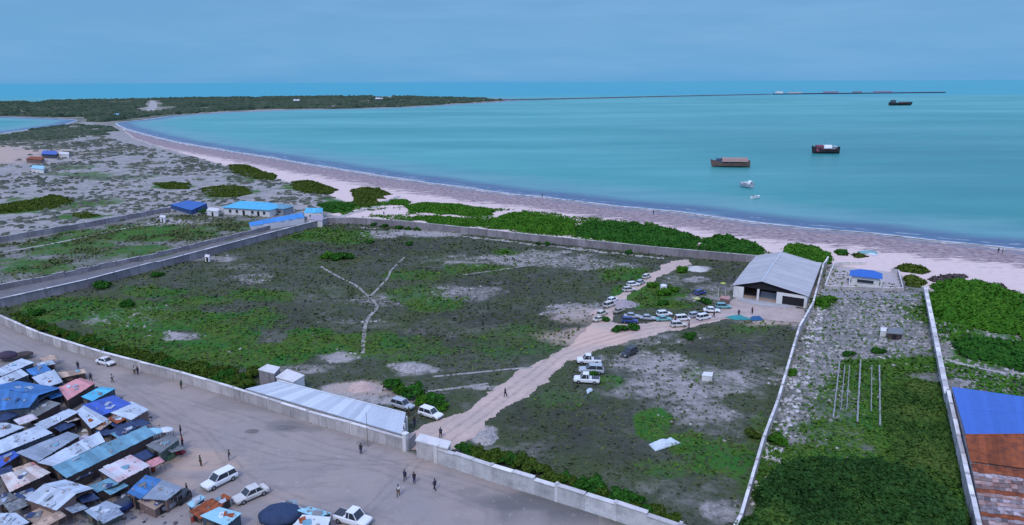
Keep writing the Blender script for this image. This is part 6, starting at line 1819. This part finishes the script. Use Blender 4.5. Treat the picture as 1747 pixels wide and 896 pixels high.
boat('dhow', 'large brown wooden boat with long tan canopy, nearest big boat', (1247, 284), 25, 6.6, 1.9, R(172), H_BROWN,
     cabin=[(8.5, 3.6, 3.2, 1.7, 2.3, dirty('cab_blue', (0.10, 0.14, 0.22), (0.06, 0.08, 0.12)))], canopy=[(-10.6, 6.6, 6.4, 3.7, dirty('canopy_tan', (0.40, 0.26, 0.23), (0.28, 0.19, 0.17), .5, .9, .6))], mast=0, sheer=1.3)
boat('dhow', 'dark hulled boat with reddish bow and pale deck, farther right', (1409, 261), 21, 5.6, 2.3, R(176), H_DARK,
     cabin=[(5.5, 4.2, 6.0, 3.3, 1.3, dirty('cab_red', (0.36, 0.10, 0.14), (0.2, 0.07, 0.1))), (-6.2, 3.6, 3.0, 2.4, 1.8, dirty('cab_pale', (0.55, 0.62, 0.68), (0.4, 0.45, 0.5)))],
     canopy=[(-3.8, 3.0, 4.6, 4.0, P_WHITE)], mast=7.5, sheer=1.6)
boat('motor_boat', 'grey white motor boat between the brown dhow and the tiny boat', (1274, 319), 9.5, 3.2, 1.4, R(118), dirty('hull_grey', (0.50, 0.52, 0.60), (0.3, 0.32, 0.38)),
     cabin=[(.5, 2.0, 3.0, 1.3, 1.0, P_WHITE)], canopy=[(-3.4, -1.2, 2.4, 2.4, P_WHITE)], sheer=.6)
boat('skiff', 'tiny white boat closest to the beach', (1288, 338), 5.2, 1.9, .8, R(20), P_WHITE, cabin=[(.6, 1.1, 1.2, .6, .5, P_WHITE)], sheer=.35)
def cargo_ship():
    c = G(1535, 179, SEA_Z); root = empty('cargo_ship', c, R(4))
    hull('hull', 54, 11, 4.6, 1.2, H_DARK, root)
    root.scale = (1, 1, 1.3)
    for x, l, h, m in ((-17, 10, 5.5, dirty('bridge_dark', (0.10, 0.13, 0.16), (0.06, 0.08, 0.1))), (9, 22, 2.2, H_BROWN)):
        b = MB(); b.box((x, 0, 4.0 + h / 2), (l, 8, h), 0, .5, .93); b.build('deckhouse' if x < 0 else 'cargo', m, root)
    b = MB(); b.tube((-17, 0, 9), (-17, 0, 14), .3, .2, 8); b.build('mast', M_METAL, root)
    b = MB(); b.tube((20, 0, 4), (20, 0, 12), .3, .2, 8); b.build('derrick', M_METAL, root)
    return tag(root, 'dark low cargo ship far out below the pier', 'ship')
cargo_ship()
M_ROCK = dirty('riprap', (0.10, 0.10, 0.10), (0.06, 0.06, 0.065), .08, .95, .7, .3)
def causeway():
    ln = [G(*p, 0) for p in [(852, 170.4), (900, 169.6), (960, 168.2), (1040, 166.4), (1130, 164.2), (1220, 162.3), (1314, 160.4)]]
    o = ln[0]; root = empty('causeway', (o.x, o.y, 0))
    b = MB()
    for a, c in zip(ln, ln[1:]):
        d = (c - a); n = max(2, int(d.length / 12)); u = d.normalized(); w = Vector((-u.y, u.x, 0))
        for i in range(n):
            p0, p1 = a + d * (i / n) - o, a + d * ((i + 1) / n) - o
            h = 2.3 + random.uniform(-.4, .4)
            b.loft([[p + w * s * random.uniform(.92, 1.08) + Vector((0, 0, z)) for s, z in ((-11, -1.2), (-5, h), (5, h), (11, -1.2))] for p in (p0, p1)], False)
    b.build('rock_bank', M_ROCK, root)
    r_ = MB()
    for a, c in zip(ln, ln[1:]):
        d = c - a; m = (a + c) / 2 - o; r_.box((m.x, m.y, 2.75), (d.length, 7, .12), math.atan2(d.y, d.x))
    r_.build('roadway', M_LANE2, root)
    return tag(root, 'long thin dark causeway running out from the spit', 'causeway')
causeway()
def pier():
    a, c = G(1318, 160.3, 0), G(1612, 157.3, 0)
    root = empty('pier', (a.x, a.y, 0)); d = c - a; u = d.normalized(); rz = math.atan2(u.y, u.x); L = d.length
    m = d / 2; b = MB(); b.box((m.x, m.y, 3.4), (L, 26, 1.2), rz); b.build('deck', dirty('pier_deck', (0.26, 0.27, 0.33), (0.20, 0.21, 0.26), .05, .9, .6), root)
    n = 60
    for i in range(n):
        p = d * ((i + .5) / n); q = MB(); q.box((p.x, p.y, 1.0), (2.0, 20, 4.6), rz); q.build('pile_row', M_ROCK, root)
    for (s, l, w, h, mt, nm) in ((.035, 26, 16, 10, P_WHITE, 'terminal'), (.12, 60, 14, 5, M_HWALL, 'shed'), (.32, 70, 14, 6, dirty('shed_lilac', (0.34, 0.30, 0.42), (0.25, 0.22, 0.32)), 'shed'), (.47, 40, 12, 5, M_WALLG, 'shed'), (.62, 90, 14, 5.5, dirty('shed_mauve', (0.42, 0.34, 0.48), (0.3, 0.26, 0.36)), 'shed')):
        p = d * s; q = MB(); q.box((p.x, p.y, 4.0 + h / 2), (l, w, h), rz); k = q.build(nm, mt, root)
        q = MB(); q.box((p.x, p.y, 4.0 + h + .31), (l + 2, w + 2, .6), rz); q.build('roof', M_COPEG, k)
    p = d * .11; q = MB(); q.tube((p.x, p.y, 4), (p.x, p.y, 22), .8, .5, 6); q.build('tower', M_METAL, root)
    return tag(root, 'far pier with white terminal and long low sheds', 'pier')
pier()

# ------------------------------------------------------------------ patches, weights and awnings on the market roofs
def awning(label, pc, w, d, z, rz, mat, group=None):
    c = G(pc[0], pc[1], z); root = empty('awning', (c.x, c.y, 0), rz)
    n = 6; V = []; F = []
    for i in range(n + 1):
        for j in range(n + 1):
            u, v = i / n - .5, j / n - .5
            V.append((u * w, v * d, z + v * .35 - .22 * (1 - (2 * u) ** 2) * (1 - (2 * v) ** 2) + random.uniform(-.03, .03)))
    for i in range(n):
        for j in range(n):
            a = i * (n + 1) + j; F.append((a, a + n + 1, a + n + 2, a + 1))
    o = mesh_np('cloth', V, F, mat, root, tone=[random.random() for _ in F], smooth=True)
    sm = o.modifiers.new('thick', 'SOLIDIFY'); sm.thickness = .02
    for sx in (-1, 1):
        for sy in (-1, 1):
            b = MB(); b.tube((sx * w * .47, sy * d * .47, 0), (sx * w * .47, sy * d * .47, z + sy * .16), .035, .035, 5); b.build('pole', M_WOOD, root)
    return tag(root, label, 'awning', group)
_a, _b = G(94, 794), G(246, 731)
MDIR = math.atan2(_b.y - _a.y, _b.x - _a.x)
AW = [('faded blue cloth awning left of the pink roof', (96, 674), S_BLUE), ('cream cloth awning below the pale square roof', (120, 716), S_CREAM), ('dark cloth awning in the alley right of the long narrow pale roof', (110, 728), S_NAVY),
      ('pinkish cloth awning between the two long grey roofs', (134, 752), S_PPINK), ('teal cloth awning behind the longest roof', (206, 742), S_TEAL), ('navy cloth awning left of the teal one', (180, 738), S_NAVY),
      ('tan cloth awning at the top edge of the longest roof', (208, 752), S_TAN), ('blue cloth awning at the corner of the white and pink roof', (244, 778), S_NAVY), ('faded red awning right of the white and pink roof', (262, 790), S_PINK),
      ('orange brown awning at the lower left above the cream roof', (40, 800), S_TAN), ('red brown awning beside the orange brown one', (62, 794), S_PINK), ('dull green awning left of the gabled grey roof', (28, 862), S_DULL),
      ('grey cloth awning below the gabled grey roof', (128, 866), S_GREY), ('navy awning right of the gabled grey roof', (150, 850), S_NAVY), ('pale blue awning above the bright blue roof', (196, 832), S_TEAL),
      ('dark awning below the deep blue roof', (198, 724), S_NAVY), ('pale awning under the big blue gable on the left', (44, 716), S_PPINK), ('dark violet awning at the left edge below the blue gable', (8, 712), S_NAVY),
      ('faded blue awning between pale stalls at the top left', (60, 634), S_BLUE), ('tan awning behind the tiny pale kiosk', (84, 612), S_TAN), ('dark awning at the left edge above the bright violet one', (4, 806), S_NAVY),
      ('pale awning at the lower edge left of the rickshaws', (188, 880), S_GREY), ('rust cloth awning at the right of the rusty low roof', (352, 868), S_RUST), ('pinkish awning at the bottom below the gabled roof', (84, 888), S_TAN),
      ('dark blue awning at the market edge right of the corner stall', (238, 722), S_NAVY), ('grey awning beside the end of the dull pinkish roof', (296, 764), S_DULL)]
for lb, pc, m_ in AW:
    awning(lb, pc, random.uniform(2.2, 3.6), random.uniform(1.5, 2.4), random.uniform(1.6, 2.1), MDIR + R(random.uniform(-7, 7)) + (math.pi / 2 if random.random() < .4 else 0), m_)
# loose patches, battens and stones lying on the stall roofs (parts of the stall)
PM = [S_LIGHT, S_GREY, S_GREY, S_DULL, S_DULL, S_TEAL, S_RUST, S_LIGHT, S_NAVY]
for st in [o for o in list(bpy.data.objects) if o.name.split('.')[0] == 'market_stall']:
    for rf in [c for c in bpy.data.objects if c.parent == st and c.name.startswith('roof')]:
        vs_ = [v.co for v in rf.data.vertices]
        n = len(vs_)
        # corner samples of the sloping plane
        A, D_ = vs_[0], vs_[1]
        B = max(vs_, key=lambda p: (p - A).length)
        nrm = Vector((0, 0, 1))
        for p_ in rf.data.polygons:
            if p_.normal.z > .5: nrm = p_.normal.copy(); break
        cen = sum(vs_, Vector()) / n
        for k in range(random.choice([1, 2, 2, 3])):
            t1 = random.uniform(.2, .8); q = vs_[random.randrange(n)].lerp(cen, random.uniform(.35, .9)) + nrm * .07
            w = random.uniform(.5, 1.5); d = random.uniform(.5, 1.2); a = math.atan2((B - A).y, (B - A).x) + random.uniform(-.25, .25)
            u = Vector((math.cos(a), math.sin(a), 0)); u = (u - nrm * u.dot(nrm)).normalized(); v = nrm.cross(u)
            m = MB()
            c4 = [q + u * (sx * w / 2) + v * (sy * d / 2) for sx, sy in ((-1, -1), (1, -1), (1, 1), (-1, 1))]
            m.add(c4 + [p + nrm * .03 for p in c4], [(3, 2, 1, 0), (4, 5, 6, 7), (0, 1, 5, 4), (1, 2, 6, 5), (2, 3, 7, 6), (3, 0, 4, 7)], random.random())
            m.build('patch', random.choice(PM), st)
        for k in range(random.randint(3, 6)):
            m = MB()
            q = vs_[random.randrange(n)].lerp(cen, random.uniform(.1, .95)) + nrm * .10
            m.box(q, (random.uniform(.15, .35), random.uniform(.15, .3), .16), random.uniform(0, 3), random.random(), .7)
            m.build('roof_stone', M_RUBBLE, st)
